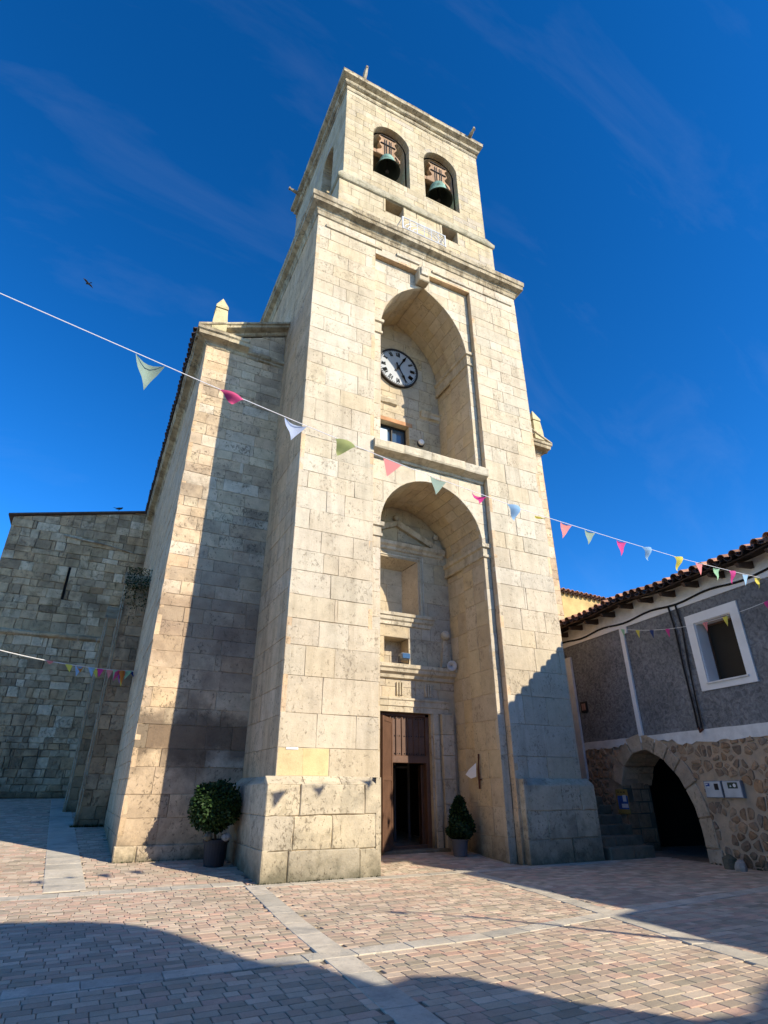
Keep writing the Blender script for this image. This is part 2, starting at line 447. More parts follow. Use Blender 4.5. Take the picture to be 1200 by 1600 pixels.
    bp = N_(t, 'ShaderNodeBump', i_Strength=bump, i_Distance=.03); t.links.new(h, bp.inputs['Height']); t.links.new(bp.outputs[0], b.inputs['Normal'])
    return m
def plain(name, col, rough=.7, bump=0, bs=20, metal=0, var=.15, spec=.3, vs=3, rr=None):
    m, t, b = newmat(name); geo = N_(t, 'ShaderNodeNewGeometry'); pos = geo.outputs['Position']
    n = noise(t, pos, vs, 5, .6); c = mixc(t, 1., (*col,), ramp(t, n, [(.3, G(1-var)), (.7, G(1+var))]), 'MULTIPLY')
    if rr is not None:
        at = N_(t, 'ShaderNodeAttribute', attribute_name='rnd'); c = mixc(t, 1., c, ramp(t, at.outputs['Fac'], [(0, G(1-rr)), (1, G(1+rr))]), 'MULTIPLY')
    t.links.new(c, b.inputs['Base Color']); b.inputs['Roughness'].default_value = rough; b.inputs['Metallic'].default_value = metal; b.inputs['Specular IOR Level'].default_value = spec
    if bump:
        f = noise(t, pos, bs, 4, .6); bp = N_(t, 'ShaderNodeBump', i_Strength=bump, i_Distance=.02); t.links.new(f, bp.inputs['Height']); t.links.new(bp.outputs[0], b.inputs['Normal'])
    return m
M = {}
M['ashlar'] = stone_mat('limestone ashlar', [(.54, .45, .32), (.56, .475, .345), (.50, .42, .30), (.58, .50, .38), (.49, .43, .325), (.56, .46, .31), (.54, .46, .33), (.59, .52, .40), (.53, .46, .34)], pits=.55, mot=.3, zdirt=.8, streak=.25, bump=.45)
M['plinth'] = stone_mat('weathered plinth limestone', [(.54, .45, .31), (.50, .43, .31), (.57, .48, .33), (.47, .41, .31), (.55, .46, .31)], pits=.7, mot=.45, stain=.9, staincol=(.22, .20, .15), zdirt=.9, bump=.6, lichen=.25)
M['side'] = stone_mat('tower flank limestone', [(.60, .42, .25), (.64, .46, .28), (.55, .40, .25), (.62, .46, .30)], pits=.7, mot=.4, streak=.35, zdirt=1.)
M['nave'] = stone_mat('nave limestone', [(.56, .41, .25), (.64, .49, .32), (.48, .36, .24), (.64, .54, .40), (.58, .40, .24), (.67, .54, .36), (.43, .32, .21), (.60, .46, .30)], pits=.8, mot=.5, stain=.7, staincol=(.20, .15, .105), zdirt=.5, bump=.5, zb=((4.0, 6.8, (.20, .12, .075), .5), (1.9, 3.7, (.085, .06, .042), .75)))
M['edgelit'] = stone_mat('sky-lit edge limestone', [(.50, .42, .28), (.54, .47, .34), (.46, .39, .27), (.56, .50, .38), (.52, .42, .26)], pits=.7, mot=.4, zdirt=.5)
M['old'] = stone_mat('old rubble masonry', [(.52, .35, .19), (.62, .46, .28), (.34, .24, .14), (.70, .56, .37), (.48, .30, .15), (.74, .60, .41), (.42, .31, .18), (.60, .43, .25), (.28, .20, .12)], pits=.6, mot=.7, stain=.5, staincol=(.16, .11, .065), zdirt=1.1, bump=1., streak=.3, lichen=.5)
M['belfry'] = stone_mat('belfry limestone', [(.50, .42, .28), (.54, .46, .32), (.46, .38, .25), (.52, .43, .27), (.45, .39, .30)], pits=.3, mot=.4, streak=.25)
M['string'] = stone_mat('mossy string course', [(.34, .31, .22), (.40, .36, .26), (.37, .33, .22)], pits=.3, mot=.5, stain=1.5, staincol=(.15, .14, .08), lichen=.6, streak=.4)
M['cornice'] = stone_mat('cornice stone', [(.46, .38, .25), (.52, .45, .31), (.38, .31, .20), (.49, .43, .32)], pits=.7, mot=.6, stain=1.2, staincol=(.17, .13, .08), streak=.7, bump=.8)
M['cornlow'] = stone_mat('niche carved limestone', [(.52, .45, .33), (.50, .42, .29), (.54, .48, .37)], pits=.5, mot=.5, streak=.4, bump=.5)
M['niche'] = stone_mat('niche limestone', [(.46, .37, .25), (.50, .41, .27), (.42, .35, .25), (.48, .40, .29), (.50, .39, .23)], pits=.6, mot=.4, stain=.6, staincol=(.30, .25, .18), zdirt=.9)
M['vault'] = stone_mat('arch soffit limestone', [(.50, .39, .24), (.54, .44, .28), (.47, .37, .24), (.52, .43, .30), (.55, .42, .24)], pits=.5, mot=.4, zdirt=.9)
M['mortar'] = plain('lime mortar', (.56, .45, .30), .95, .4, 30, var=.75, vs=1.7)
M['mortar_dark'] = plain('dark joint mortar', (.13, .11, .08), .95, .4, 30, var=.35)
M['yellow'] = stone_mat('yellow lime repair', [(.62, .50, .26), (.60, .48, .27)], pits=.2, mot=.35)
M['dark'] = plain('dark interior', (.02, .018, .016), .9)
M['terracotta'] = plain('terracotta tile', (.34, .175, .11), .85, .4, 25, var=.35, rr=.5, vs=6)
M['terradark'] = plain('weathered dark tile', (.10, .065, .05), .9, .4, 25, var=.4, rr=.5, vs=6)
M['wooddoor'] = plain('brown door wood', (.115, .06, .036), .55, .3, 40, var=.2, rr=.15)
M['beam'] = plain('dark eave beam', (.08, .05, .035), .8, .4, 30, var=.3)
M['yokewood'] = plain('red brown yoke wood', (.36, .225, .13), .75, .3, 30, var=.2, rr=.2)
M['iron'] = plain('dark iron', (.03, .026, .024), .6, metal=.3)
M['rust'] = plain('rusty iron', (.10, .035, .02), .8)
M['white'] = plain('white paint', (.78, .76, .72), .7, .15, 20, var=.06, vs=2)
M['whitew'] = plain('whitewash', (.68, .66, .62), .9, .35, 25, var=.14, vs=4)
M['whitemetal'] = plain('white metal', (.75, .75, .76), .45)
M['greyw'] = plain('pale grey plastic', (.52, .52, .50), .6)
M['grey'] = plain('grey metal', (.22, .24, .27), .5, metal=.2)
M['black'] = plain('black cable', (.012, .012, .013), .6)
M['glass'] = plain('window glass', (.04, .07, .10), .06, spec=1.0, var=.02)
M['pane_blue'] = plain('sky reflection on glass', (.45, .60, .68), .3, spec=.6)
M['brick'] = plain('reddish lintel stone', (.42, .22, .11), .9, .4, 25, var=.3)
def bronze():
    m, t, b = newmat('verdigris bronze'); geo = N_(t, 'ShaderNodeNewGeometry')
    n = noise(t, geo.outputs['Position'], 4, 6, .65)
    c = ramp(t, n, [(.3, (.11, .16, .12)), (.5, (.19, .33, .26)), (.7, (.30, .46, .37))]); t.links.new(c, b.inputs['Base Color'])
    b.inputs['Roughness'].default_value = .65; b.inputs['Metallic'].default_value = .25; return m
M['bronze'] = bronze()
def stucco():
    m, t, b = newmat('rough dark grey stucco'); geo = N_(t, 'ShaderNodeNewGeometry'); pos = geo.outputs['Position']
    n = noise(t, pos, 10, 4, .55, .8); n2 = noise(t, pos, .9, 5, .6)
    c = mixc(t, 1., ramp(t, n, [(.32, (.118, .12, .124)), (.62, (.245, .245, .242))]), ramp(t, n2, [(.3, G(.75)), (.7, G(1.15))]), 'MULTIPLY')
    t.links.new(c, b.inputs['Base Color']); b.inputs['Roughness'].default_value = .95
    bp = N_(t, 'ShaderNodeBump', i_Strength=1., i_Distance=.05); t.links.new(n, bp.inputs['Height']); t.links.new(bp.outputs[0], b.inputs['Normal']); return m
M['stucco'] = stucco()
M['step'] = stone_mat('mossy step stone', [(.17, .15, .11), (.20, .18, .13), (.14, .13, .095)], pits=.5, mot=.6, stain=1.5, staincol=(.06, .065, .03), bump=.8)
M['buttress'] = stone_mat('brown buttress masonry', [(.54, .35, .18), (.40, .26, .14), (.62, .43, .25), (.30, .20, .11), (.52, .38, .23), (.44, .27, .14)], pits=.6, mot=.6, stain=.9, staincol=(.09, .07, .05), zdirt=1.1, bump=.9, lichen=.35)
M['rubble'] = stone_mat('rubble stone', [(.34, .20, .11), (.43, .28, .17), (.26, .18, .12), (.48, .33, .21), (.36, .21, .11), (.31, .24, .18)], pits=.5, mot=.8, bump=1.2, scale=2., zdirt=.45)
M['pointing'] = plain('sandy pointing mortar', (.80, .62, .43), .95, .8, 30, var=.15, vs=5)
def paver_mat():
    m = stone_mat('concrete pavers', [(.58, .38, .28), (.34, .29, .21), (.64, .49, .36), (.42, .36, .26), (.56, .365, .27), (.37, .31, .225), (.67, .53, .39), (.48, .40, .29), (.61, .41, .295), (.33, .28, .20), (.62, .47, .34)], pits=0, mot=.25, bump=.3, scale=1.6, stain=.8, staincol=(.36, .28, .21))
    return m
M['paver'] = paver_mat()
M['sand'] = plain('joint sand', (.21, .17, .125), 1., .4, 40, var=.3)
M['slab'] = stone_mat('pale border slabs', [(.50, .45, .36), (.58, .51, .40), (.45, .41, .33), (.54, .48, .38)], pits=.4, mot=.45, bump=.3, pitcol=(.2, .19, .17), stain=1.3, staincol=(.26, .25, .22))
M['earth'] = plain('plaza ground beyond the paving', (.22, .18, .14), 1., .3, 10, var=.2)
def leafm(name, a, b_):
    m, t, b = newmat(name); at = N_(t, 'ShaderNodeAttribute', attribute_name='rnd')
    t.links.new(ramp(t, at.outputs['Fac'], [(0, a), (1, b_)]), b.inputs['Base Color']); b.inputs['Roughness'].default_value = .6
    b.inputs['Transmission Weight'].default_value = 0; return m
M['box'] = leafm('box leaves', (.010, .028, .007), (.035, .075, .015))
M['conif'] = leafm('conifer sprays', (.009, .024, .008), (.03, .06, .014))
M['bark'] = plain('bark', (.10, .065, .04), .9, .5, 30)
M['pot'] = plain('dark plastic pot', (.022, .024, .03), .55)
M['potgrey'] = plain('grey pot', (.10, .10, .11), .7)
M['rock'] = stone_mat('loose stone', [(.35, .33, .29), (.42, .38, .33)], pits=.3)

# ------------------------------------------------------------------ GROUND
g = MB(); xs = [-120, -40, -12, -8, -4, 0, 4, 8, 12, 16, 24, 60, 120]; ys = [-120, -40, -10, 0, 6, 12.5, 16, 20, 25, 31, 40, 80, 150]
vs = [(x, y, gz(x, min(y, 34))-.03) for y in ys for x in xs]; nx = len(xs)
g.add(vs, [(j*nx+i, j*nx+i+1, (j+1)*nx+i+1, (j+1)*nx+i) for j in range(len(ys)-1) for i in range(nx-1)])
ground = g.build('ground', M['earth']); tag(ground, 'sandy bed of the paved village square', kind='structure')
g = MB(); X0, X1 = -7.5, 15.5
vs = []; ys2 = [0, 4, 8, 12.5, 14, 16, 20, 26, 32]
for y in ys2:
    for x in (X0, X1): vs.append((x, y, gz(x, y)-.013))
g.add(vs, [(2*i, 2*i+1, 2*i+3, 2*i+2) for i in range(len(ys2)-1)])
pav = g.build('pavement', M['sand']); tag(pav, 'square paved with pink, buff and grey concrete setts', kind='structure')
class GF:    # ground frame
    def p(s, u, v, d=0): return Vector((u, v, gz(u, v)+d))
gf = GF()
# pale border strips: polylines with a half width
strips = [([(-7.5, 7.1), (-.2, 7.08), (4.9, 7.03), (8.0, 7.4), (15, 8.1)], .14), ([(3.42, 12.36), (3.05, 8.8), (2.87, 6.3), (2.45, 1.0)], .17),
          ([(8.15, 12.5), (7.72, 9.2), (7.3, 7.25), (6.92, 5.56), (6.2, 1.)], .16), ([(-7.5, 12.75), (3.3, 12.6)], .15), ([(3.4, 12.2), (12.6, 12.2)], .16), ([(.25, 12.95), (-.35, 31)], .34)]
def dseg(p, a, b):
    ax, ay = a; bx, by = b; L = (bx-ax)**2+(by-ay)**2; t = max(0, min(1, ((p[0]-ax)*(bx-ax)+(p[1]-ay)*(by-ay))/L))
    return math.hypot(p[0]-ax-t*(bx-ax), p[1]-ay-t*(by-ay))
pp = Pieces('paver', M['paver'], pav, 'paver_field', 300)
def inb(x, y):
    if 3.5 < x < 12.45 and y > 12.5: return not (x < 6.05 or x > 9.9 or y > 14.9) 
    if x > 1.12 and y > 15.4: return False
    if x > 14.3+.12*(y-10.8): return False
    if x > 12.4 and y > 12.4: return False
    return True
y = 1.2; W_ = .142
while y < 31:
    x = X0+random.uniform(0, .2); xm = X1 if y < 12.6 else 1.2
    if 12.4 < y < 15.5: xm = 10.
    while x < xm:
        L = random.choice((.142, .213, .213, .213, .284)); c = (x+L/2, y+W_/2)
        q = proj((c[0], c[1], gz(*c)))
        near = q is not None and -60 < q[0] < 1260 and -50 < q[1] < 1700
        if inb(*c) and near and not any(dseg(c, a, b) < w-.03 for P, w in strips for a, b in zip(P, P[1:])):
            e = .0035; cc = .005
            a0, a1, b0, b1 = x+e, x+L-e, y+e, y+W_-e; k = .008
            j_ = lambda: random.uniform(-.002, .002)
            poly = [(a0+k, b0+j_()), (a1-k, b0+j_()), (a1, b0+k), (a1, b1-k), (a1-k, b1+j_()), (a0+k, b1+j_()), (a0, b1-k), (a0, b0+k)] if q[1] > 1380 else [(a0, b0), (a1, b0), (a1, b1), (a0, b1)]
            block(pp, gf, poly, .02, random.uniform(-.0018, .0018), cc, tilt=.004)
        x += L
    y += W_
pp.flush()
ps = Pieces('border_slab', M['slab'], pav, 'border_slab_mass', 300, 5)
for P, w in strips:
    for a, b in zip(P, P[1:]):
        D = Vector((b[0]-a[0], b[1]-a[1])); L = D.length; D.normalize(); Nn = Vector((-D.y, D.x)); ts = split(0, L, .62, .3)
        for t0, t1 in zip(ts, ts[1:]):
            mid = Vector(a)+D*((t0+t1)/2)
            if not inb(mid.x, mid.y): continue
            c4 = [Vector(a)+D*(t0+.003)-Nn*w, Vector(a)+D*(t1-.003)-Nn*w, Vector(a)+D*(t1-.003)+Nn*w, Vector(a)+D*(t0+.003)+Nn*w]
            k = 3; poly = [(p.x, p.y) for p in c4]
            block(ps, gf, poly, .03, .006+random.uniform(-.002, .002), .006, tilt=.002)
ps.flush()

# ------------------------------------------------------------------ TOWER
XL, XR, Y0 = 3.74, 12.2, 12.56
YP = 12.76; YB = 14.9; YN = 15.38; YT = 21.
XA, XB = 5.95, 9.97
tower = empty('church_tower', (8, 12.56, 0), 'tall cream limestone church bell tower with a deep clock niche over the arched doorway', 'church tower')
core = MB()
A = Pieces('ashlar_block', M['ashlar'], tower, 'ashlar_mass')
PL = Pieces('plinth_stone', M['plinth'], tower, 'plinth_mass')
SD = Pieces('flank_block', M['side'], tower, 'flank_mass')
NB = Pieces('niche_block', M['niche'], tower, 'niche_mass')
VB = Pieces('voussoir', M['vault'], tower, 'voussoir_mass')
BB = Pieces('belfry_block', M['belfry'], tower, 'belfry_mass')
CO = Pieces('cornice_stone', M['cornice'], tower, 'cornice_mass', minpx=4)
MO = Pieces('moulding_stone', M['cornlow'], tower, 'moulding_mass', minpx=4)
ST = Pieces('string_course_stone', M['string'], tower, 'string_mass', minpx=4)
YR = Pieces('repair_patch', M['yellow'], tower)
F0 = Frame((0, Y0, 0), (0, -1, 0)); FP = Frame((0, YP, 0), (0, -1, 0))
zt = 19.56
# left buttress; its lower part closes the panel recess
ashlar(A, F0, XL, 6.13, 1.86, 2.43, .57, 1.0, ub=(4.93,), back=core)
ashlar(A, F0, XL, 6.13, 2.43, 5.25, .66, .95, back=core, lv=.35, jit=.006, proud=.007)
ashlar(A, F0, XL, XA, 5.25, 13.0, .60, .92, back=core, lv=.4, jit=.006, proud=.007)
ashlar(A, F0, XL, XA, 13.0, zt, .50, .85, back=core, lv=.45)
# right buttress
ashlar(A, F0, XB, XR, 1.86, 5.25, .72, .95, back=core, lv=.35)
ashlar(A, F0, XB, XR, 5.25, 13.0, .58, .85, back=core, lv=.4, jit=.006, proud=.007)
ashlar(A, F0, XB, XR, 13.0, zt, .46, .75, back=core, lv=.45)
ashlar(A, F0, XA, XB, 18.81, zt, .45, 1.0, back=core)
# yellow repair patches and the square blocks in the first course
for a, b in ((3.76, 4.32), (4.32, 4.91)):
    block(YR, F0, rough_rect(a, b, 1.88, 2.42, .004, .3), .02, .006, .004)
# panel face with the two arches
AL = Arch(8.0, 1.735, 8.27, 1.75, 0); AU = Arch(8.0, 1.735, 15.6, 2.68, 10.87)
ashlar(A, FP, XA, XB, 0.0, 10.37, .58, .9, holes=(AL,), back=core, tilt=.002)
ashlar(A, FP, XA, XB, 10.87, 18.81, .5, .9, holes=(AU,), back=core, tilt=.002)
backing(core, FP, XA, XB, 10.37, 10.87)
# panel jambs and head
fj = Frame((XB, YP, 0), (-1, 0, 0)); ashlar(SD, fj, 0, .2, 0, 18.81, .6, .3, back=core, tilt=0)
fj2 = Frame((XA, Y0, 0), (1, 0, 0)); ashlar(SD, fj2, 0, .2, 5.2, 18.81, .6, .3, back=core, tilt=0)
patch(SD, [(XA, Y0, 18.81), (XA, YP, 18.81), (XB, YP, 18.81), (XB, Y0, 18.81)], (0, 0, -1), g=0)
# reveals (arch soffits): outer order then a slightly wider inner order
reveal(VB, core, FP, Arch(8.0, 1.735, 8.27, 1.75, 0), 0, 1.15, .62, .62)
AL2 = Arch(8.0, 1.80, 8.27, 1.82, 0); AU2 = Arch(8.0, 1.80, 15.6, 2.75, 10.87)
reveal(VB, core, FP, AL2, 1.15, YB-YP, .62, .5)
reveal(VB, core, FP, AU, 0, 1.15, .6, .62); reveal(VB, core, FP, AU2, 1.15, YB-YP, .6, .5)
# imposts
def impost(z0, z1, base_arch):
    prof = [(0, z0), (.05, z0+.02), (.05, z0+.1), (.02, z0+.12), (.02, z1-.14), (.08, z1-.11), (.09, z1), (0, z1+.01)]
    for sgn, xf in ((1, 9.735), (-1, 6.265)):
        D0 = Vector((xf, YP, 0)); N = Vector((-sgn, 0, 0))
        if sgn == 1:
            sweep(MO, (xf, YB, 0), (xf, YP, 0), N, prof, .8, 0, 1)
            sweep(MO, (xf, YP, 0), (XB, YP, 0), (0, -1, 0), prof, .8, 1, 0)
        else:
            sweep(MO, (xf, YP, 0), (xf, YB, 0), N, prof, .8, 1, 0)
            sweep(MO, (XA, YP, 0), (xf, YP, 0), (0, -1, 0), prof, .8, 0, 1)
impost(7.87, 8.31, AL); impost(15.28, 15.88, AU)
# ledge between the two niches
LP = [(0, 10.42), (.03, 10.44), (.05, 10.5), (.33, 10.57), (.35, 10.62), (.36, 10.83), (.33, 10.87), (-.3, 10.88)]
sweep(MO, (XA-.03, YP, 0), (XB-.02, YP, 0), (0, -1, 0), LP, .9, 0, 0, er=.008)
core.box((6.2, 12.8, 10.3), (9.8, YB+.4, 10.85))
patch(MO, [(6.2, 12.9, 10.87), (9.8, 12.9, 10.87), (9.8, YB, 10.87), (6.2, YB, 10.87)], (0, 0, 1), g=0)
# keystone corbel and broken string course under the cornice
m = MB(); m.bbox((7.66, 12.42, 18.27), (8.1, 12.75, 18.93), .03); m.bbox((7.72, 12.36, 18.5), (8.04, 12.45, 18.9), .02)
m.build('corbel', M['cornlow'], tower)
for a, b, z in ((4.05, 6.2, 19.05), (6.8, 7.75, 19.1), (8.3, 12.0, 19.0)):
    sweep(MO, (a, Y0, 0), (b, Y0, 0), (0, -1, 0), [(0, z), (.05, z+.02), (.06, z+.12), (0, z+.16)], .8, 0, 0, er=.006)
# left flank: above the nave roof and beside it, right flank
fl = Frame((XL, YT, 0), (-1, 0, 0))     # u runs from the back (0) to the front (YT-Y0)
ashlar(SD, fl, 0, YT-Y0, 14.2, zt, .46, .8, back=core, lv=.4); ashlar(SD, fl, YT-YN, YT-Y0, 1.86, 14.2, .6, .8, back=core)
frr = Frame((XR, Y0, 0), (1, 0, 0)); ashlar(SD, frr, 0, YT-Y0, 1.86, zt, .6, 1.2, back=core)
bkf = Frame((0, YT, 0), (0, 1, 0)); backing(core, bkf, -XR, -XL, 10, zt, d=0)
# plinths
PF = 12.36
def plinth(x0, x1, left, right):
    fpl = Frame((0, PF, 0), (0, -1, 0))
    ashlar(PL, fpl, x0, x1, -.05, 1.72, .58, .95, back=core, lv=.35, proud=.013, jit=.014, ch=.018, tilt=.014, vb=(.52, 1.14), step=.2)
    cs = split(x0, x1, .9, .2)
    for a, b in zip(cs, cs[1:]):
        patch(PL, [(a, PF, 1.72), (b, PF, 1.72), (b, Y0+.01, 1.88), (a, Y0+.01, 1.88)], (0, -1, 1.25), g=.004)
plinth(3.53, 6.1, 1, 0); plinth(10.05, 12.4, 0, 1)
fpl = Frame((3.53, YN, 0), (-1, 0, 0)); ashlar(PL, fpl, 0, YN-PF, -.05, 1.72, .58, .9, back=core, proud=.008, jit=.006, ch=.012)
patch(PL, [(3.53, YN, 1.72), (3.53, PF, 1.72), (XL+.01, Y0, 1.88), (XL+.01, YN, 1.88)], (-1, 0, 1.25), g=.003)
fpr = Frame((12.4, PF, 0), (1, 0, 0)); ashlar(PL, fpr, 0, YN-PF, -.05, 1.72, .58, .9, back=core)
patch(PL, [(12.4, PF, 1.72), (12.4, YN, 1.72), (XR, YN, 1.88), (XR, Y0, 1.88)], (1, 0, 1.25), g=.003)
fpi = Frame((10.05, YP, 0), (-1, 0, 0)); ashlar(PL, fpi, 0, YP-PF, -.05, 1.86, .58, .5, back=core)
fpi = Frame((6.1, PF, 0), (1, 0, 0)); ashlar(PL, fpi, 0, YP-PF, -.05, 1.86, .58, .5, back=core)
# ---- back wall of the lower niche with the portal
FB = Frame((0, YB, 0), (0, -1, 0))
door_h = Arch(7.98, .98, 3.6, 0, -.1); bw1 = Arch(7.86, .41, 5.73, 0, 4.92); bw2 = Arch(7.87, .8, 8.29, 0, 6.46)
ashlar(NB, FB, 6.15, 9.85, -.1, 10.2, .56, .62, holes=(door_h, bw1, bw2), back=core, lv=.35, tilt=.003)
reveal(NB, core, FB, door_h, 0, .32, .6, .4); reveal(NB, core, FB, bw1, 0, .5, .6, .5, sill=True, n=2)
f2 = Frame((0, YB+.5, 0), (0, -1, 0)); ashlar(NB, f2, 7.4, 8.3, 4.85, 5.8, .5, .5, back=core)
# splayed blind window
A1 = [(7.07, 6.46), (8.67, 6.46), (8.67, 8.29), (7.07, 8.29)]; A2 = [(7.35, 6.62), (8.39, 6.62), (8.39, 8.1), (7.35, 8.1)]; dd = .6
for i in range(4):
    k = (i+1) % 4; a, b, c, d = FB.p(*A1[i]), FB.p(*A1[k]), FB.p(*A2[k], -dd), FB.p(*A2[i], -dd)
    N = (b-a).cross(d-a)
    patch(NB, [a, b, c, d], N, g=.002, depth=.05)
f3 = Frame((0, YB+dd, 0), (0, -1, 0)); ashlar(NB, f3, 7.3, 8.45, 6.55, 8.2, .55, .5, back=core)
for r_, w in ((.06, .03), (.16, .015)):     # raised frame fillets round the blind window
    m = MB(); x0, x1, z0, z1 = 7.07-r_, 8.67+r_, 6.46, 8.29+r_
    m.bbox((x0-.04, YB-w, z0), (x0, YB+.02, z1), .005); m.bbox((x1, YB-w, z0), (x1+.04, YB+.02, z1), .005); m.bbox((x0-.04, YB-w, z1), (x1+.04, YB+.02, z1+.04), .005)
    m.build('window_moulding', M['cornlow'], tower)
sweep(MO, (6.75, YB, 0), (9.0, YB, 0), (0, -1, 0), [(0, 6.08), (.05, 6.1), (.06, 6.2), (.11, 6.24), (.13, 6.34), (.17, 6.36), (.18, 6.45), (0, 6.47)], .8, 1, 1)
# portal entablature, architrave, triglyphs, pilasters
sweep(MO, (6.2, YB, 0), (9.8, YB, 0), (0, -1, 0), [(0, 4.5), (.08, 4.53), (.1, 4.62), (.2, 4.68), (.22, 4.76), (.27, 4.8), (.28, 4.9), (0, 4.94)], .9)
sweep(MO, (6.6, YB, 0), (9.55, YB, 0), (0, -1, 0), [(0, 3.6), (.04, 3.6), (.04, 3.74), (.07, 3.76), (.07, 3.9), (.1, 3.93), (.1, 3.98), (0, 4.0)], .9)
m = MB()
for cx in (7.0, 7.95, 8.9):
    for k in range(3): m.bbox((cx-.12+k*.085, YB-.05, 4.06), (cx-.07+k*.085, YB+.01, 4.42), .008)
m.build('triglyph', M['cornlow'], tower)
for x0, x1, pr in ((9.02, 9.2, .05), (9.27, 9.66, .12), (6.4, 6.75, .12), (6.8, 6.95, .05)):
    zs = split(.05, 3.6, .62, .1)
    for a, b in zip(zs, zs[1:]):
        m = MB(); m.bbox((x0, YB-pr+random.uniform(-.004, .004), a+.004), (x1, YB+.01, b-.004), .01); m.build('pilaster_stone', M['cornlow'], tower)
# pediment
m = MB(); pz = 8.6
sweep(MO, (6.15, YB, 0), (9.62, YB, 0), (0, -1, 0), [(0, 8.52), (.06, 8.55), (.08, 8.62), (.16, 8.68), (.2, 8.78), (0, 8.8)], .9)
for sg in (1, -1):
    c = 7.87; xe = c+sg*1.78; n = 4
    for i in range(n):
        t0, t1 = i/n, (i+1)/n; xa, xb = c+(xe-c)*t0, c+(xe-c)*t1; za, zb_ = 9.55-.78*t0, 9.55-.78*t1
        m = MB(); vs = [(xa, YB-.2, za), (xb, YB-.2, zb_), (xb, YB, zb_), (xa, YB, za), (xa, YB-.13, za-.16), (xb, YB-.13, zb_-.16), (xb, YB, zb_-.16), (xa, YB, za-.16)]
        vs = [(p[0]+random.uniform(-.004, .004), p[1], p[2]+random.uniform(-.008, .008)) for p in vs]
        F = [(0, 1, 2, 3), (0, 4, 5, 1), (4, 7, 6, 5), (0, 3, 7, 4), (1, 5, 6, 2)]
        if sg < 0: F = [f[::-1] for f in F]
        m.add(vs, F); m.build('pediment_stone', M['cornlow'], tower)
# ball finials in relief
for bx, bz, r_, ob in ((7.87, 9.68, .12, 0), (9.35, 9.25, .1, 1), (9.55, 5.95, .15, 2), (6.3, 5.95, .15, 2)):
    m = MB(); m.lathe([(0, -r_), (r_*.5, -r_*.86), (r_*.86, -r_*.5), (r_, 0), (r_*.86, r_*.5), (r_*.5, r_*.86), (0, r_)], (bx, YB-.08, bz), 12)
    if ob:
        h = .3 if ob == 1 else .85; w = .1 if ob == 1 else .2
        m.add([(bx-w, YB-.12, bz-r_-h), (bx+w, YB-.12, bz-r_-h), (bx+w*.25, YB-.05, bz-r_), (bx-w*.25, YB-.05, bz-r_), (bx-w, YB, bz-r_-h), (bx+w, YB, bz-r_-h), (bx+w*.25, YB, bz-r_), (bx-w*.25, YB, bz-r_)],
              [(0, 1, 2, 3), (1, 5, 6, 2), (0, 3, 7, 4), (3, 2, 6, 7), (0, 4, 5, 1)])
    m.build('relief_finial', M['cornlow'], tower, smooth=False)
# ---- back wall of the upper niche
uw = Arch(7.87, .6, 13.55, 0, 12.6)
ashlar(NB, FB, 6.1, 9.9, 10.87, 18.6, .5, .62, holes=(uw,), back=core, lv=.35)
reveal(NB, core, FB, uw, 0, .3, .5, .4, sill=True, n=2)
win = MB(); win.box((7.2, YB+.32, 12.55), (8.5, YB+.35, 13.6)); wp = win.build('niche_window', M['glass'], tower)
m = MB(); 
for a, b in (((7.25, YB+.25, 12.58), (7.31, YB+.31, 13.56)), ((8.43, YB+.25, 12.58), (8.49, YB+.31, 13.56)), ((7.86, YB+.25, 12.58), (7.92, YB+.31, 13.56)), ((7.25, YB+.25, 13.5), (8.49, YB+.31, 13.56))): m.bbox(a, b, .008)
m.build('window_frame', M['iron'], wp)
m = MB(); m.box((7.32, YB+.285, 12.62), (7.72, YB+.3, 13.4)); m.build('pane', M['pane_blue'], wp)  # blue sky reflection of the glass, painted as a pale pane
m = MB(); m.bbox((7.2, YB-.012, 13.55), (8.62, YB+.25, 13.72), .01); m.build('lintel', M['brick'], tower)
for a, b, z in ((6.9, 7.95, 14.28), (8.95, 9.8, 14.1)):
    sweep(MO, (a, YB, 0), (b, YB, 0), (0, -1, 0), [(0, z), (.1, z+.05), (.14, z+.18), (.16, z+.26), (0, z+.3)], .45, 0, 0, er=.03)
m = MB(); # broken cavity high in the vault
m.lathe([(.0, 0), (.2, .0), (.26, .06), (.3, .1)], (0, 0, 0), 12)
for v in range(len(m.v)):
    x, y_, z_ = m.v[v]; m.v[v] = (7.35+x*1.1+random.uniform(-.02, .02), 14.1+y_*1.0, 18.02-.35*abs(x)-z_*.3)
# ---- main cornice
CP = [(0, 19.5), (.04, 19.53), (.05, 19.68), (.08, 19.72), (.11, 19.8), (.29, 19.88), (.29, 20.04), (.33, 20.07), (.34, 20.25), (.32, 20.3), (.0, 20.36)]
def ring(pc, R, prof, seg=1.2, er=.006):
    x0, x1, y0, y1 = R
    sweep(pc, (x0, y0, 0), (x1, y0, 0), (0, -1, 0), prof, seg, 1, 1, er)
    sweep(pc, (x1, y0, 0), (x1, y1, 0), (1, 0, 0), prof, seg*1.3, 1, 1, er)
    sweep(pc, (x0, y1, 0), (x0, y0, 0), (-1, 0, 0), prof, seg, 1, 1, er)
    sweep(pc, (x1, y1, 0), (x0, y1, 0), (0, 1, 0), prof, seg*2, 1, 1, er)
R0 = (XL, XR, Y0, YT); RB = (4.54, 11.66, 12.85, 19.95); RT = (4.72, 11.45, 12.97, 19.8)
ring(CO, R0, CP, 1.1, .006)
core.loft_rects([(-.02, 19.45), (-.02, 20.3), (.2, 20.34)], R0)
m = MB(); m.loft_rects([(.28, 20.3), (.27, 20.45), (.12, 20.6), (.02, 20.95), (0, 21.0)], RB, cap=False); m.build('weathering_skirt', M['string'], tower)
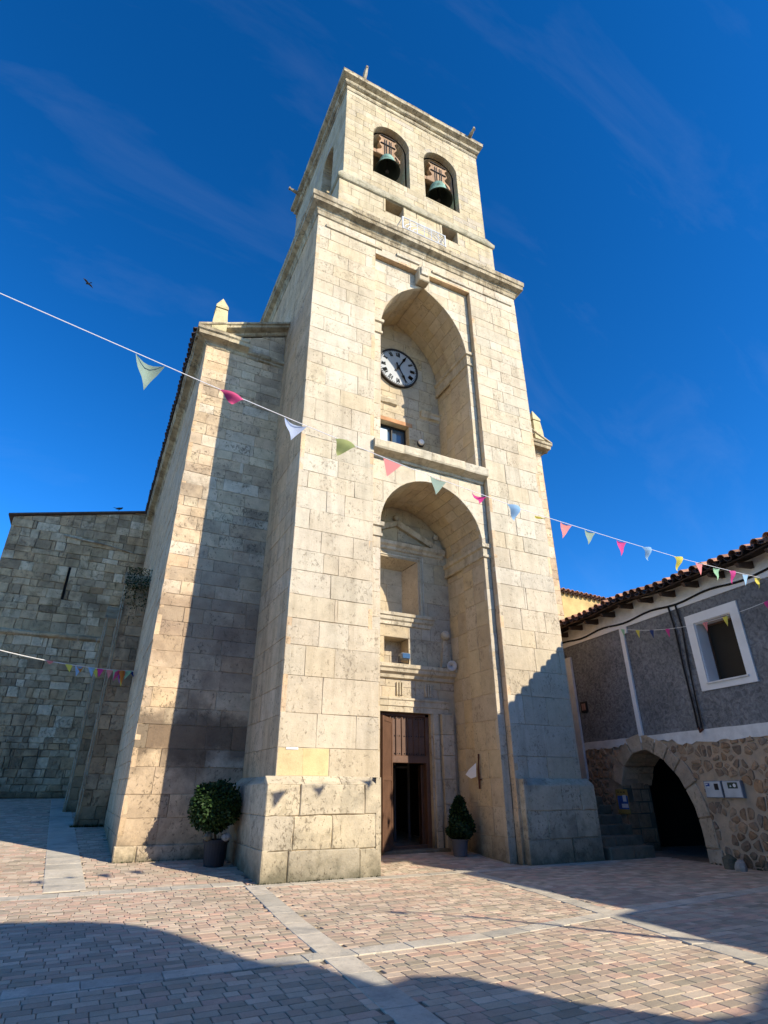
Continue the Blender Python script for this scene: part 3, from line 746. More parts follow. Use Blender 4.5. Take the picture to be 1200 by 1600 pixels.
# belfry base and shaft
bwins = [Arch(6.9, .4, 22.62, 0, 21.85), Arch(9.46, .36, 22.62, 0, 21.85)]
fb = Frame((0, RB[2], 0), (0, -1, 0))
bwins = [Arch(6.9, .4, 22.5, 0, 21.8), Arch(9.47, .37, 22.5, 0, 21.8)]
ashlar(BB, fb, RB[0], RB[1], 20.9, 22.52, .42, .75, holes=bwins, back=core)
for w_ in bwins:
    reveal(BB, core, fb, w_, 0, .5, .8, .5, sill=True, n=2)
    m = MB(); m.box((w_.c-w_.a, RB[2]+.45, w_.hb), (w_.c+w_.a, RB[2]+.5, w_.sp)); wn_ = m.build('shutter', M['beam'], tower)
    m = MB()
    for a, b in (((w_.c-w_.a-.1, RB[2]-.02, w_.hb-.05), (w_.c-w_.a, RB[2]+.1, w_.sp+.0)), ((w_.c+w_.a, RB[2]-.02, w_.hb-.05), (w_.c+w_.a+.1, RB[2]+.1, w_.sp))): m.bbox(a, b, .01)
    m.build('window_jamb', M['belfry'], tower)
for fr_, L in ((Frame((RB[0], RB[3], 0), (-1, 0, 0)), RB[3]-RB[2]), (Frame((RB[1], RB[2], 0), (1, 0, 0)), RB[3]-RB[2])): ashlar(BB, fr_, 0, L, 20.9, 22.52, .42, .9, back=core)
ring(ST, RB, [(0, 22.5), (.06, 22.53), (.08, 22.58), (.08, 22.72), (.05, 22.78), (-.1, 23.15), (-.14, 23.25)], 1.0, .008)
HA = Arch(6.86, .86, 26.72, .87, 24.1); HB = Arch(9.33, .86, 26.72, .87, 24.1)
ft = Frame((0, RT[2], 0), (0, -1, 0)); ashlar(BB, ft, RT[0], RT[1], 23.1, 29.0, .36, .62, holes=(HA, HB), back=core, lv=.35, ub=())
for h_ in (HA, HB):
    reveal(BB, core, ft, h_, 0, .28, .42, .4); h2 = Arch(h_.c, h_.a-.07, h_.sp, h_.ri-.07, h_.hb)
    # inner order: slightly narrower
    P1 = h_.profile(18); P2 = h2.profile(18); mm = MB()
    for i in range(len(P1)-1): mm.add([ft.p(*P1[i], -.28), ft.p(*P2[i], -.28), ft.p(*P2[i+1], -.28), ft.p(*P1[i+1], -.28)], [(0, 1, 2, 3), (3, 2, 1, 0)])
    mm.build('arch_rebate', M['belfry'], tower)
    reveal(BB, core, ft, h2, .28, 1.05, .42, .5)
    # archivolt voussoirs: pale ring slightly proud of the face
    n = 9
    for i in range(n):
        t0 = pi*(1-i/n); t1 = pi*(1-(i+1)/n); ri, ro = .865, 1.06; g_ = .006
        poly = [(h_.c+ri*math.cos(t0)+g_, h_.sp+ri*math.sin(t0)), (h_.c+ri*math.cos((t0+t1)/2), h_.sp+ri*math.sin((t0+t1)/2)), (h_.c+ri*math.cos(t1)-g_, h_.sp+ri*math.sin(t1)),
                (h_.c+ro*math.cos(t1)-g_, h_.sp+ro*math.sin(t1)), (h_.c+ro*math.cos((t0+t1)/2), h_.sp+ro*math.sin((t0+t1)/2)), (h_.c+ro*math.cos(t0)+g_, h_.sp+ro*math.sin(t0))]
        block(BB, ft, poly, .03, .012, .006)
    core.box((h_.c-.9, RT[2]+.05, 23.3), (h_.c+.9, RT[2]+1.05, 24.08))
    m = MB(); m.bbox((h_.c-.84, RT[2]-.01, 24.0), (h_.c+.4, RT[2]+.9, 24.13), .03); m.build('sill', M['belfry'], tower)
# belfry flanks
HS = Arch(19.8-15.0, .68, 26.6, .7, 23.8)
fs_ = Frame((RT[0], RT[3], 0), (-1, 0, 0)); ashlar(BB, fs_, 0, RT[3]-RT[2], 23.1, 29.0, .36, .7, holes=(HS,), back=core)
reveal(BB, core, fs_, HS, 0, .9, .5, .5)
fs2 = Frame((RT[1], RT[2], 0), (1, 0, 0)); ashlar(BB, fs2, 0, RT[3]-RT[2], 23.1, 29.0, .36, .8, back=core)
backing(core, Frame((0, RT[3], 0), (0, 1, 0)), -RT[1], -RT[0], 20, 29, d=0)
m = MB(); m.box((4.9, 13.2, 23.7), (11.3, 19.6, 23.95)); m.build('belfry_floor', M['beam'], tower)
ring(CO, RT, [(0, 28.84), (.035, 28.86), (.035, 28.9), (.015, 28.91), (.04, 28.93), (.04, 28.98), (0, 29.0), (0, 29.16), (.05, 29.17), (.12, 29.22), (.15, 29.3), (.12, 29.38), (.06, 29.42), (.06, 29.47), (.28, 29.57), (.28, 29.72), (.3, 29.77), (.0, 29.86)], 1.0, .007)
core.loft_rects([(-.02, 28.8), (-.02, 29.82), (.1, 29.85)], RT)
m = MB(); m.loft_rects([(.24, 29.80), (-1., 30.0), (-3.2, 30.35)], RT); m.build('roof', M['terracotta'], tower)
for x_, y_ in ((4.72, 12.95), (11.0, 12.9)):
    m = MB(); m.loft_rects([(.0, 29.82), (-.02, 30.0), (-.12, 30.22)], (x_, x_+.34, y_, y_+.34)); m.build('pinnacle_stump', M['cornlow'], tower)
for p0, p1 in (((5.4, 12.75, 29.8), (5.43, 12.5, 30.35)), ((10.95, 12.9, 29.7), (11.0, 12.35, 29.95)), ((4.6, 18.9, 29.5), (4.0, 18.9, 29.6))):
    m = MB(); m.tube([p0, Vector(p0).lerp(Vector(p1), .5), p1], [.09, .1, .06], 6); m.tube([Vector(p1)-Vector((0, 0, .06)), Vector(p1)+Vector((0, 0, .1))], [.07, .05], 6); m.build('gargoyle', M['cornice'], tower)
for pc in (A, PL, SD, NB, VB, BB, CO, MO, ST, YR): pc.flush()
core.build('joint_mortar', M['mortar'], tower)
# inner walls so that no light leaks in, threshold
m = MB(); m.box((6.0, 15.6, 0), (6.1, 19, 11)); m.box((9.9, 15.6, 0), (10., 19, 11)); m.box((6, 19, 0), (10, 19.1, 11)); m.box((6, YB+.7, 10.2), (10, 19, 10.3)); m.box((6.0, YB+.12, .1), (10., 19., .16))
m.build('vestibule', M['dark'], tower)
m = MB(); m.bbox((6.4, YB-.25, .08), (9.3, YB+.3, .22), .015); m.build('threshold', M['plinth'], tower)
# ---- door
door = MB(); yd = YB+.18
for a, b in (((7.0, yd-.05, .2), (7.1, yd+.12, 3.6)), ((8.84, yd-.05, .2), (8.96, yd+.12, 3.6)), ((7.0, yd-.05, 3.5), (8.96, yd+.12, 3.6)), ((7.7, yd-.06, 2.28), (8.84, yd+.1, 2.47)), ((7.7, yd-.05, .2), (7.78, yd+.1, 2.28)), ((7.7, yd-.04, .2), (8.84, yd+.08, .3))): door.bbox(a, b, .01)
dr = door.build('door', M['wooddoor'], tower)
xs_ = split(7.72, 8.84, .19, 0)
for a, b in zip(xs_, xs_[1:]):
    m = MB(); m.bbox((a+.006, yd, 2.47), (b-.006, yd+.04, 3.5), .008); m.bbox((a-.018, yd-.03, 2.47), (a+.018, yd+.01, 3.5), .006); m.build('door_board', M['wooddoor'], dr)
m = MB()
for z_ in (2.52, 2.98, 3.45):
    for k in range(14): m.lathe([(.0, .022), (.012, .016), (.018, 0)], (7.78+k*.078, yd-.005, z_), 6, axis=(0, -1, 0))
m.build('stud', M['iron'], dr)['kind'] = 'stuff'
# open leaf on the left, and the inner glazed lobby frames seen in the dark
lf = Vector((7.70-7.36, .75, 0)).normalized(); m = MB()
def leaf(m, p0, L, z0, z1, ang, th=.05):
    d = Vector((math.cos(ang), math.sin(ang), 0)); n = Vector((-d.y, d.x, 0))
    def bx(a, b, c, e, t0, t1):
        vs = [Vector(p0)+d*x+n*t+Vector((0, 0, z)) for z in (c, e) for x, t in ((a, t0), (b, t0), (b, t1), (a, t1))]
        m.add(vs, [(0, 3, 2, 1), (4, 5, 6, 7), (0, 1, 5, 4), (1, 2, 6, 5), (2, 3, 7, 6), (3, 0, 4, 7)])
    bx(0, L, z0, z1, 0, th)
    for a in (0, L-.1): bx(a, a+.1, z0, z1, -.015, th+.015)
    for z in (z0, (z0+z1)/2, z1-.12): bx(.1, L-.1, z, z+.12, -.013, th+.013)
leaf(m, (7.70, yd-.06, 0), .9, .24, 3.42, math.radians(226)); m.build('door_leaf', M['wooddoor'], dr)
m = MB(); leaf(m, (8.84, yd+.14, 0), .9, .24, 2.25, math.radians(66)); m.build('door_leaf', M['wooddoor'], dr)
m = MB()
for x in (7.4, 8.25, 8.62, 9.1): m.box((x, 16.6, .2), (x+.06, 16.66, 2.6))
m.box((7.4, 16.6, 2.2), (9.1, 16.66, 2.26)); m.build('lobby_frame', M['potgrey'], tower)
# paper tag and screws
m = MB(); m.bbox((3.93, Y0-.02, 2.385), (4.2, Y0+.0, 2.43), .004); tag(m.build('wall_tag', M['whitemetal']), 'small white strip plate fixed above the yellow repair on the left buttress', 'plate')

# ------------------------------------------------------------------ CLOCK
ck = empty('wall_clock', (8.0, YB-.1, 16.08), 'round white church clock with Roman numerals and black rim in the upper niche', 'clock')
R_ = .87; c0 = (8.0, YB-.06, 16.08)
m = MB(); m.lathe([(R_-.05, .0), (.0, .0)], (8.0, YB-.1, 16.08), 48, axis=(0, -1, 0), cap=False); m.build('dial', plain('enamel dial', (.34, .36, .37), .5, var=.08), ck)  # aged grey dial, darkened further to stand in for the niche's shade
m = MB(); m.lathe([(R_-.075, .0), (R_-.06, .03), (R_, .03), (R_, -.12), (R_-.075, -.12), (R_-.075, 0)], (8.0, YB-.1, 16.08), 48, axis=(0, -1, 0), cap=False); m.build('rim', M['iron'], ck)
def stroke(m, cx, cz, ang, x0, z0, x1, z1, w, y_):
    """bar in numeral space; up = outward from dial centre"""
    ca, sa = math.sin(ang), math.cos(ang)   # outward direction
    T = lambda x, z: (cx+x*math.cos(ang)+z*math.sin(ang), cz-x*math.sin(ang)+z*math.cos(ang))
    d = Vector((x1-x0, z1-z0)); L = d.length; d /= L; n = Vector((-d.y, d.x))*w/2
    P = [T(x0-n.x, z0-n.y), T(x1-n.x, z1-n.y), T(x1+n.x, z1+n.y), T(x0+n.x, z0+n.y)]
    vs = [(p[0], y_, p[1]) for p in P]+[(p[0], y_+.012, p[1]) for p in P]
    m.add(vs, [(0, 1, 2, 3), (3, 2, 1, 0), (0, 4, 5, 1), (1, 5, 6, 2), (2, 6, 7, 3), (3, 7, 4, 0)])
for i, nm in enumerate(['XII', 'I', 'II', 'III', 'IIII', 'V', 'VI', 'VII', 'VIII', 'IX', 'X', 'XI']):
    ang = i*pi/6; m = MB(); h = .17; wd = {'I': .045, 'V': .1, 'X': .1}; tot = sum(wd[c] for c in nm); x = -tot/2; rc = .62
    for c in nm:
        w = wd[c]; xc = x+w/2; cx = c0[0]; cz = c0[2]; y_ = YB-.123
        def sk(a, b, e, f, t): stroke(m, cx, cz, ang, a, rc+b, e, rc+f, t, y_)
        if c == 'I': sk(xc, -h/2, xc, h/2, .026); sk(xc-.02, h/2, xc+.02, h/2, .012); sk(xc-.02, -h/2, xc+.02, -h/2, .012)
        if c == 'V': sk(xc-.035, h/2, xc, -h/2, .028); sk(xc+.035, h/2, xc, -h/2, .014)
        if c == 'X': sk(xc-.035, h/2, xc+.035, -h/2, .028); sk(xc+.035, h/2, xc-.035, -h/2, .014)
        x += w
    m.build('numeral', M['iron'], ck)
m = MB()
for i in range(60):
    stroke(m, c0[0], c0[2], i*pi/30, 0, .745, 0, .775, .018 if i % 5 else .03, YB-.123)
m.build('minute_track', M['iron'], ck)
for ang, L, w in ((math.radians(30), .66, .05), (math.radians(152.5), .60, .055)):
    m = MB(); y_ = YB-.15-(.0 if L > .62 else .02)
    stroke(m, c0[0], c0[2], ang, 0, -.16, 0, .1, w, y_); stroke(m, c0[0], c0[2], ang, 0, .1, 0, L-.12, w*.8, y_); stroke(m, c0[0], c0[2], ang, -.045, L-.2, 0, L, .03, y_); stroke(m, c0[0], c0[2], ang, .045, L-.2, 0, L, .03, y_)
    m.lathe([(0, .01), (.045, .01), (.045, 0)], (c0[0]-math.sin(ang)*.16, y_+.002, c0[2]-math.cos(ang)*.16), 10, axis=(0, -1, 0))
    m.build('hand', M['black'], ck)
m = MB(); m.lathe([(.0, .03), (.05, .025), (.06, 0)], (8.0, YB-.165, 16.08), 12, axis=(0, -1, 0)); m.build('hub', M['black'], ck)

# ------------------------------------------------------------------ BELLS
def bell(cx, cy, zl, r, h, lab):
    t = empty('church_bell', (cx, cy, zl), lab, 'bell', 'bronze bells of the belfry')
    pr = [(r, 0), (r*.98, .03), (r*.90, h*.12), (r*.76, h*.3), (r*.64, h*.55), (r*.58, h*.8), (r*.5, h*.93), (r*.3, h), (0, h)]
    inn = [(0, h*.86), (r*.45, h*.84), (r*.55, h*.6), (r*.72, h*.25), (r*.9, .02), (r, 0)]
    m = MB(); m.lathe(pr, (cx, cy, zl), 28, cap=False); m.build('bell_body', M['bronze'], t, True)
    m = MB(); m.lathe([(a, b) for a, b in inn], (cx, cy, zl), 28, cap=False); m.build('bell_mouth', plain('bell inside', (.02, .03, .025), .8), t, True)
    m = MB(); m.tube([(cx, cy, zl+h*.8), (cx, cy, zl-.02)], .03); m.lathe([(0, -.1), (.08, -.05), (.09, 0), (.05, .07), (0, .09)], (cx, cy, zl+.0), 10); m.build('clapper', M['iron'], t)
    # yoke: lyre-shaped block of boards
    H = 1.32; outline = [(-.46, 0), (.46, 0), (.44, .22), (.28, .36), (.24, .52), (.34, .68), (.36, .86), (.28, 1.0), (.27, 1.12), (.36, 1.2), (.34, 1.3), (-.34, 1.3), (-.36, 1.2), (-.27, 1.12), (-.28, 1.0), (-.36, .86), (-.34, .68), (-.24, .52), (-.28, .36), (-.44, .22)]
    z0 = zl+h+.0; sc = r/.47
    edges = [-.5, -.2, .0, .2, .5]
    for a, b in zip(edges, edges[1:]):
        # clip outline to a..b by sampling heights
        m = MB(); zs = [i*1.3/16 for i in range(17)]
        def wid(z):
            tb = [(0, .46), (.22, .44), (.36, .28), (.52, .24), (.68, .34), (.86, .36), (1.0, .28), (1.12, .27), (1.2, .36), (1.3, .34)]
            for (z1, w1), (z2, w2) in zip(tb, tb[1:]):
                if z1 <= z <= z2+1e-6: return w1+(w2-w1)*(z-z1)/(z2-z1)
            return .34
        vs = []
        ok = [z for z in zs if min(b, wid(z))-max(a, -wid(z)) > .01]
        if len(ok) < 2: continue
        for z in ok:
            xa, xb = max(a, -wid(z))+.003, min(b, wid(z))-.003
            vs += [(cx+xa*sc, cy-.1, z0+z), (cx+xb*sc, cy-.1, z0+z), (cx+xb*sc, cy+.1, z0+z), (cx+xa*sc, cy+.1, z0+z)]
        F = [(i*4+k, i*4+(k+1) % 4, (i+1)*4+(k+1) % 4, (i+1)*4+k) for i in range(len(ok)-1) for k in range(4)]+[(3, 2, 1, 0), (len(vs)-4, len(vs)-3, len(vs)-2, len(vs)-1)]
        m.add(vs, F); m.build('yoke_board', M['yokewood'], t)
    m = MB()
    for x in (-.13, -.06, .06, .13): m.box((cx+x*sc-.015, cy-.13, z0-.05), (cx+x*sc+.015, cy-.1, z0+1.12))
    for z, w in ((.75, .3), (1.28, .3)): m.box((cx-w*sc, cy-.15, z0+z), (cx+w*sc, cy-.11, z0+z+.04))
    m.build('iron_strap', M['iron'], t)
    m = MB(); m.box((cx-.95, cy-.08, z0-.02), (cx-.3, cy+.08, z0+.2)); m.box((cx+.3, cy-.08, z0-.02), (cx+.6, cy+.08, z0+.2)); m.build('yoke_beam', M['yokewood'], t)
    m = MB(); m.tube([(cx+.35, cy-.12, z0+.2), (cx+.5, cy-.14, z0-.1), (cx+.45, cy-.12, z0-.4)], .02); m.build('bell_rope', M['iron'], t)
bell(6.80, 13.28, 25.05, .56, .85, 'smaller green bronze bell on a brown lyre-shaped yoke in the left belfry arch')
bell(9.33, 13.28, 24.8, .63, .98, 'larger pale green bronze bell on a wooden yoke in the right belfry arch')

# railing on the main cornice
rl = empty('balcony_railing', (7.9, 12.33, 20.35), 'low white metal railing with arched bars on the cornice below the bells', 'railing')
m = MB(); z0, z1, x0, x1, y_ = 20.38, 20.97, 6.92, 8.78, 12.24
for a, b in (((x0, y_, z1), (x1, y_, z1)), ((x0, y_, z0), (x1, y_, z0)), ((x0, y_, z0-.05), (x0, y_, z1)), ((x1, y_, z0-.05), (x1, y_, z1)), ((x0, y_, z1), (x0, 12.8, z1)), ((x1, y_, z1), (x1, 12.8, z1))): m.tube([a, b], .028, 5)
m.build('frame', M['whitemetal'], rl)
for k in range(1, 6):
    m = MB(); x = x0+(x1-x0)*k/6; m.tube([(x, y_, z0), (x, y_, z1)], .016, 4); m.build('baluster', M['whitemetal'], rl)
for rr in (.55, .75, .9):
    m = MB(); m.tube([(7.885+rr*math.cos(a), y_, z0+rr*.6*math.sin(a)) for a in [pi*i/14 for i in range(15)]], .015, 4); m.build('arched_bar', M['whitemetal'], rl)

# floodlight, horn speaker, round lamp
fl_ = empty('floodlight', (8.0, YB-.12, 4.94), 'grey floodlight on the cornice over the church door', 'floodlight')
m = MB(); m.bbox((7.86, YB-.32, 5.04), (8.16, YB-.08, 5.22), .03); m.build('housing', M['grey'], fl_)
m = MB(); m.tube([(7.84, YB-.2, 5.13), (7.84, YB-.15, 4.95), (8.18, YB-.15, 4.95), (8.18, YB-.2, 5.13)], .015, 5); m.build('bracket', M['iron'], fl_)
m = MB(); m.box((7.89, YB-.335, 5.06), (8.13, YB-.32, 5.2)); m.build('lamp_glass', M['glass'], fl_)
def horn(x, z, lab, r=.14, name='horn_speaker'):
    t = empty(name, (x, YB-.1, z), lab, 'speaker')
    m = MB(); m.lathe([(.0, .1), (.03, .11), (.03, .16), (r*.6, .17), (r, .22), (r+.015, .21), (r*.7, .08), (.06, 0), (0, 0)], (x, YB-.15, z), 20, axis=(-.35, -1, -.25)); m.build('horn', M['greyw'], t, True)
    m = MB(); m.tube([(x, YB-.1, z), (x, YB, z-.1)], .02); m.build('bracket', M['iron'], t)
horn(9.64, 5.02, 'grey horn loudspeaker at the right end of the portal cornice'); 
t = empty('round_lamp', (8.93, YB, 12.95), 'round white bulkhead lamp right of the niche window', 'lamp')
m = MB(); m.lathe([(.13, 0), (.13, .05), (.1, .07)], (8.93, YB, 12.93), 18, axis=(0, -1, 0)); m.build('base', M['iron'], t); m = MB(); m.lathe([(.12, .03), (.11, .09), (.06, .12), (0, .13)], (8.93, YB-.03, 12.97), 18, axis=(0, -1, 0)); m.build('diffuser', M['white'], t, True)
# iron bar with a paper on the right jamb
t = empty('iron_fitting', (9.70, 13.7, 1.6), 'rusty iron bar holding a crumpled white paper on the right jamb', 'door fitting')
m = MB(); m.tube([(9.69, 13.68, 2.48), (9.67, 13.7, 2.1), (9.68, 13.72, 1.63)], .025, 6); m.tube([(9.68, 13.6, 1.85), (9.68, 13.74, 1.85)], .02, 5); m.build('bar', M['rust'], t)
m = MB(); m.add([(9.62, 13.72, 2.26), (9.5, 13.9, 2.1), (9.46, 14.02, 1.98), (9.55, 13.9, 1.88), (9.62, 13.75, 1.92), (9.58, 13.8, 2.1)], [(0, 1, 5), (1, 2, 5), (2, 3, 5), (3, 4, 5), (4, 0, 5)]); m.build('paper', M['white'], t)

# ------------------------------------------------------------------ NAVE
nave = empty('church_nave', (1.1, YN, 0), 'limestone nave behind the tower with half pediments and a tiled eave', 'church')
XW, XW2 = 1.11, 15.22; ZE = 14.75; YE = 31
nc = MB(); NV = Pieces('nave_block', M['nave'], nave, 'nave_mass'); NL = Pieces('flank_block', M['side'], nave, 'flank_mass'); NC = Pieces('cornice_stone', M['cornice'], nave, 'cornice_mass', minpx=4)
fn = Frame((0, YN, 0), (0, -1, 0))
ashlar(NV, fn, XW, XL+.05, .5, 5.2, .48, .75, back=nc, lv=.4, jit=.006, proud=.008)
ashlar(NV, fn, XW, XL+.05, 5.2, ZE+.15, .36, .62, back=nc, lv=.45, jit=.005, proud=.007)
ashlar(NV, Frame((0, YN-.06, 0), (0, -1, 0)), XW-.02, XL-.2, -.05, .5, .5, .9, back=nc, jit=.01, proud=.01, ch=.02)
ashlar(NV, fn, XR, XW2, 0, ZE+.15, .42, .62, back=nc, lv=.4)
fnl = Frame((XW, YE, 0), (-1, 0, 0)); ashlar(NL, fnl, 0, YE-YN, -.1, ZE+.15, .4, .75, back=nc, lv=.4, jit=.006, proud=.008)
fnr = Frame((XW2, YN, 0), (1, 0, 0)); backing(nc, fnr, 0, YE-YN, 0, ZE, d=0)
NP = [(0, 14.82), (.04, 14.86), (.05, 14.94), (.1, 14.98), (.31, 15.04), (.32, 15.16), (.37, 15.2), (.38, 15.3), (0, 15.32)]
def navecorn(x0, x1, full):
    pass
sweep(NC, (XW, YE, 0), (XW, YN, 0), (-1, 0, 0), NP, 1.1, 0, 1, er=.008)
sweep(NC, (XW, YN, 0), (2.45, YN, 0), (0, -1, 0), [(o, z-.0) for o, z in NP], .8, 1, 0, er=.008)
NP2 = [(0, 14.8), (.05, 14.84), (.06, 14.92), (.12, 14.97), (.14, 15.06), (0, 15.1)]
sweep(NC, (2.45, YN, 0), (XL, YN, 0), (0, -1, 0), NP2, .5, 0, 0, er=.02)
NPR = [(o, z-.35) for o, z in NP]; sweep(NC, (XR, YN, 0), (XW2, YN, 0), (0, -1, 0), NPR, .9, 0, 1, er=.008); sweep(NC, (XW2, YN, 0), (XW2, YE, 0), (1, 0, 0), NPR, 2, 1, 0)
# raking cornice and tympanum (half gable each side of the tower)
SL = .44
for x0, x1, sg in ((XW-.38, XL, 1), (XW2+.38, XR, -1)):
    n = 4; xs_ = split(0, abs(x1-x0), .8, .1)
    for a, b in zip(xs_, xs_[1:]):
        m = MB(); vs = []
        for t_ in (a+.004, b-.004):
            x = x0+sg*t_; z = 15.3+SL*t_-(.35 if sg < 0 else 0)
            for o, dz in ((0, -.28), (.05, -.25), (.08, -.16), (.3, -.1), (.32, -.03), (.38, 0), (.38, .07), (-.9, .08)): vs.append((x, YN-o+random.uniform(-.008, .008), z+dz+random.uniform(-.008, .008)))
        k = 8; F = [(q, k+q, k+q+1, q+1) for q in range(k-1)]+[list(range(k)), [2*k-1-q for q in range(k)]]
        if sg < 0: F = [f[::-1] for f in F]
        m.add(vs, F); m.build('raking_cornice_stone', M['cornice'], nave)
    xx = sorted((x0+sg*.38, x1)); ty = MB(); Pt = Pieces('gable_block', M['nave'], nave, minpx=4)
    zt_ = lambda x: 15.3+SL*abs(x-x0)-.3-(.35 if sg < 0 else 0)
    for c_, d_ in ((14.4, 14.7), (14.7, 15.1), (15.1, 15.5), (15.5, 15.95), (15.95, 16.5)):
        us = split(xx[0], xx[1], .55, .3)
        for a, b in zip(us, us[1:]):
            za, zb_ = min(d_, zt_(a)), min(d_, zt_(b))
            if max(za, zb_) <= c_+.05: continue
            poly = [(a+.005, c_+.005), (b-.005, c_+.005), (b-.005, max(zb_, c_+.02)), (a+.005, max(za, c_+.02))]
            block(Pt, Frame((0, YN+.02, 0), (0, -1, 0)), poly, .1, random.uniform(-.006, .006), .008)
    Pt.flush(); ty.add([(xx[0], YN+.04, 14.6), (xx[1], YN+.04, 14.6), (xx[1], YN+.04, zt_(xx[1])), (xx[0], YN+.04, zt_(xx[0]))], [(0, 1, 2, 3)]); ty.build('gable_backing', M['mortar'], nave)
for pc in (NV, NL, NC): pc.flush()
nc.box((XW+.05, YE-.1, 0), (XW2-.05, YE, 15)); nc.box((3.7, YN+.06, 0), (4.2, YN+.3, 15)); nc.box((XW+.05, YN+.05, 14), (XW2-.05, YE, 14.6)); nc.build('joint_mortar', M['mortar'], nave)
# obelisk finials
for x, lab in ((1.38, 'left'), (14.98, 'right')):
    zf = 0 if x < 5 else -.3
    t = empty('obelisk_finial', (x, YN-.1, 15.4), ('pale stone obelisk finial on the left half pediment' if lab == 'left' else 'lichen-yellow stone obelisk finial on the right half pediment'), 'finial')
    fm = stone_mat('finial stone', [(.52, .46, .28), (.55, .48, .28)], pits=.3, lichen=.5)
    q = (x-.24, x+.24, YN-.34, YN+.14)
    m = MB(); m.loft_rects([(0, 15.35+zf), (0, 15.72+zf), (-.045, 16.3+zf), (-.06, 16.33+zf)], q); m.build('shaft', fm, t)
    m = MB(); m.loft_rects([(-.03, 16.36+zf), (-.035, 16.46+zf), (-.235, 16.98+zf)], q); m.build('point', fm, t)
# roof and eave tiles
def barrel(L=.5, r0=.105, r1=.085, n=5, th=.014):
    vs = []; F = []
    for i, (y_, r) in enumerate(((0, r0), (L, r1))):
        for rr in (r, r-th):
            for k in range(n+1):
                a = pi*k/n; vs.append((rr*math.cos(a), y_, rr*math.sin(a)))
    q = n+1
    for k in range(n):
        F += [(k, k+1, 2*q+k+1, 2*q+k), (q+k+1, q+k, 3*q+k, 3*q+k+1), (k+1, k, q+k, q+k+1), (2*q+k, 2*q+k+1, 3*q+k+1, 3*q+k)]
    F += [(0, 2*q, 3*q, q), (q-1, 2*q-1, 4*q-1, 3*q-1)]
    return vs, F
def tile_mesh(name, mat, flip=False, rnd=.5, **k):
    vs, F = barrel(**k)
    if flip: vs = [(x, y_, -z) for x, y_, z in vs]; F = [f[::-1] for f in F]
    me = bpy.data.meshes.new(name); me.from_pydata(vs, [], F); me.materials.append(mat)
    at = me.attributes.new('rnd', 'FLOAT', 'FACE'); at.data.foreach_set('value', [rnd]*len(F)); me.update(); return me
def tiles(parent, P, U, slope_dir, slope, n, sp, rows, meshes, chan, jitter=.015, rowlen=.38, zfun=None, rest=None):
    """rows of barrel tiles: P start of the eave, U along it, slope_dir horizontal uphill direction"""
    U = Vector(U).normalized(); D = (Vector(slope_dir).normalized()*math.cos(slope)+Vector((0, 0, math.sin(slope)))); Nn = U.cross(D)
    if Nn.z < 0: Nn = -Nn
    base = Matrix((U if U.cross(D).dot(Nn) > 0 else -U, D, Nn)).transposed()
    inv = PINV(parent)
    for i in range(n):
        for r in range(rows):
            for kind in (0, 1):
                me = random.choice(meshes) if kind == 0 else chan
                o = bpy.data.objects.new('roof_tile', me); COL.objects.link(o); o.parent = parent; o.matrix_parent_inverse = inv
                zz = zfun(i*sp) if zfun else 0
                p = Vector(P)+U*(i*sp+(sp/2 if kind else 0))+D*(r*rowlen+random.uniform(-jitter, jitter)*1.5)+Nn*((.03 if kind == 0 else .02)+r*.012)+Vector((0, 0, zz))
                o.location = p; e = base @ Matrix.Rotation(random.uniform(-.05, .05), 3, 'Z'); o.rotation_euler = e.to_euler()
TM = [tile_mesh('barrel_tile', M['terradark'], rnd=r) for r in (.1, .35, .6, .9)]; TC = tile_mesh('channel_tile', M['terradark'], True, .4)
tiles(nave, (XW-.46, YN+.1, 15.36), (0, 1, 0), (1, 0, 0), math.atan(SL), 56, .275, 1, TM, TC)
m = MB(); yr0, yr1 = YN+.1, YE+.3
for x0, x1 in ((XW-.4, 7.97), (XW2+.4, 7.97)):
    z0 = 15.33 if x0 < 5 else 14.98; z1 = z0+SL*abs(x1-x0)
    q = [(x0, yr0, z0), (x0, yr1, z0), (x1, yr1, z1), (x1, yr0, z1)]
    m.add(q, [(0, 1, 2, 3), (3, 2, 1, 0)])
m.build('roof', M['terradark'], nave)

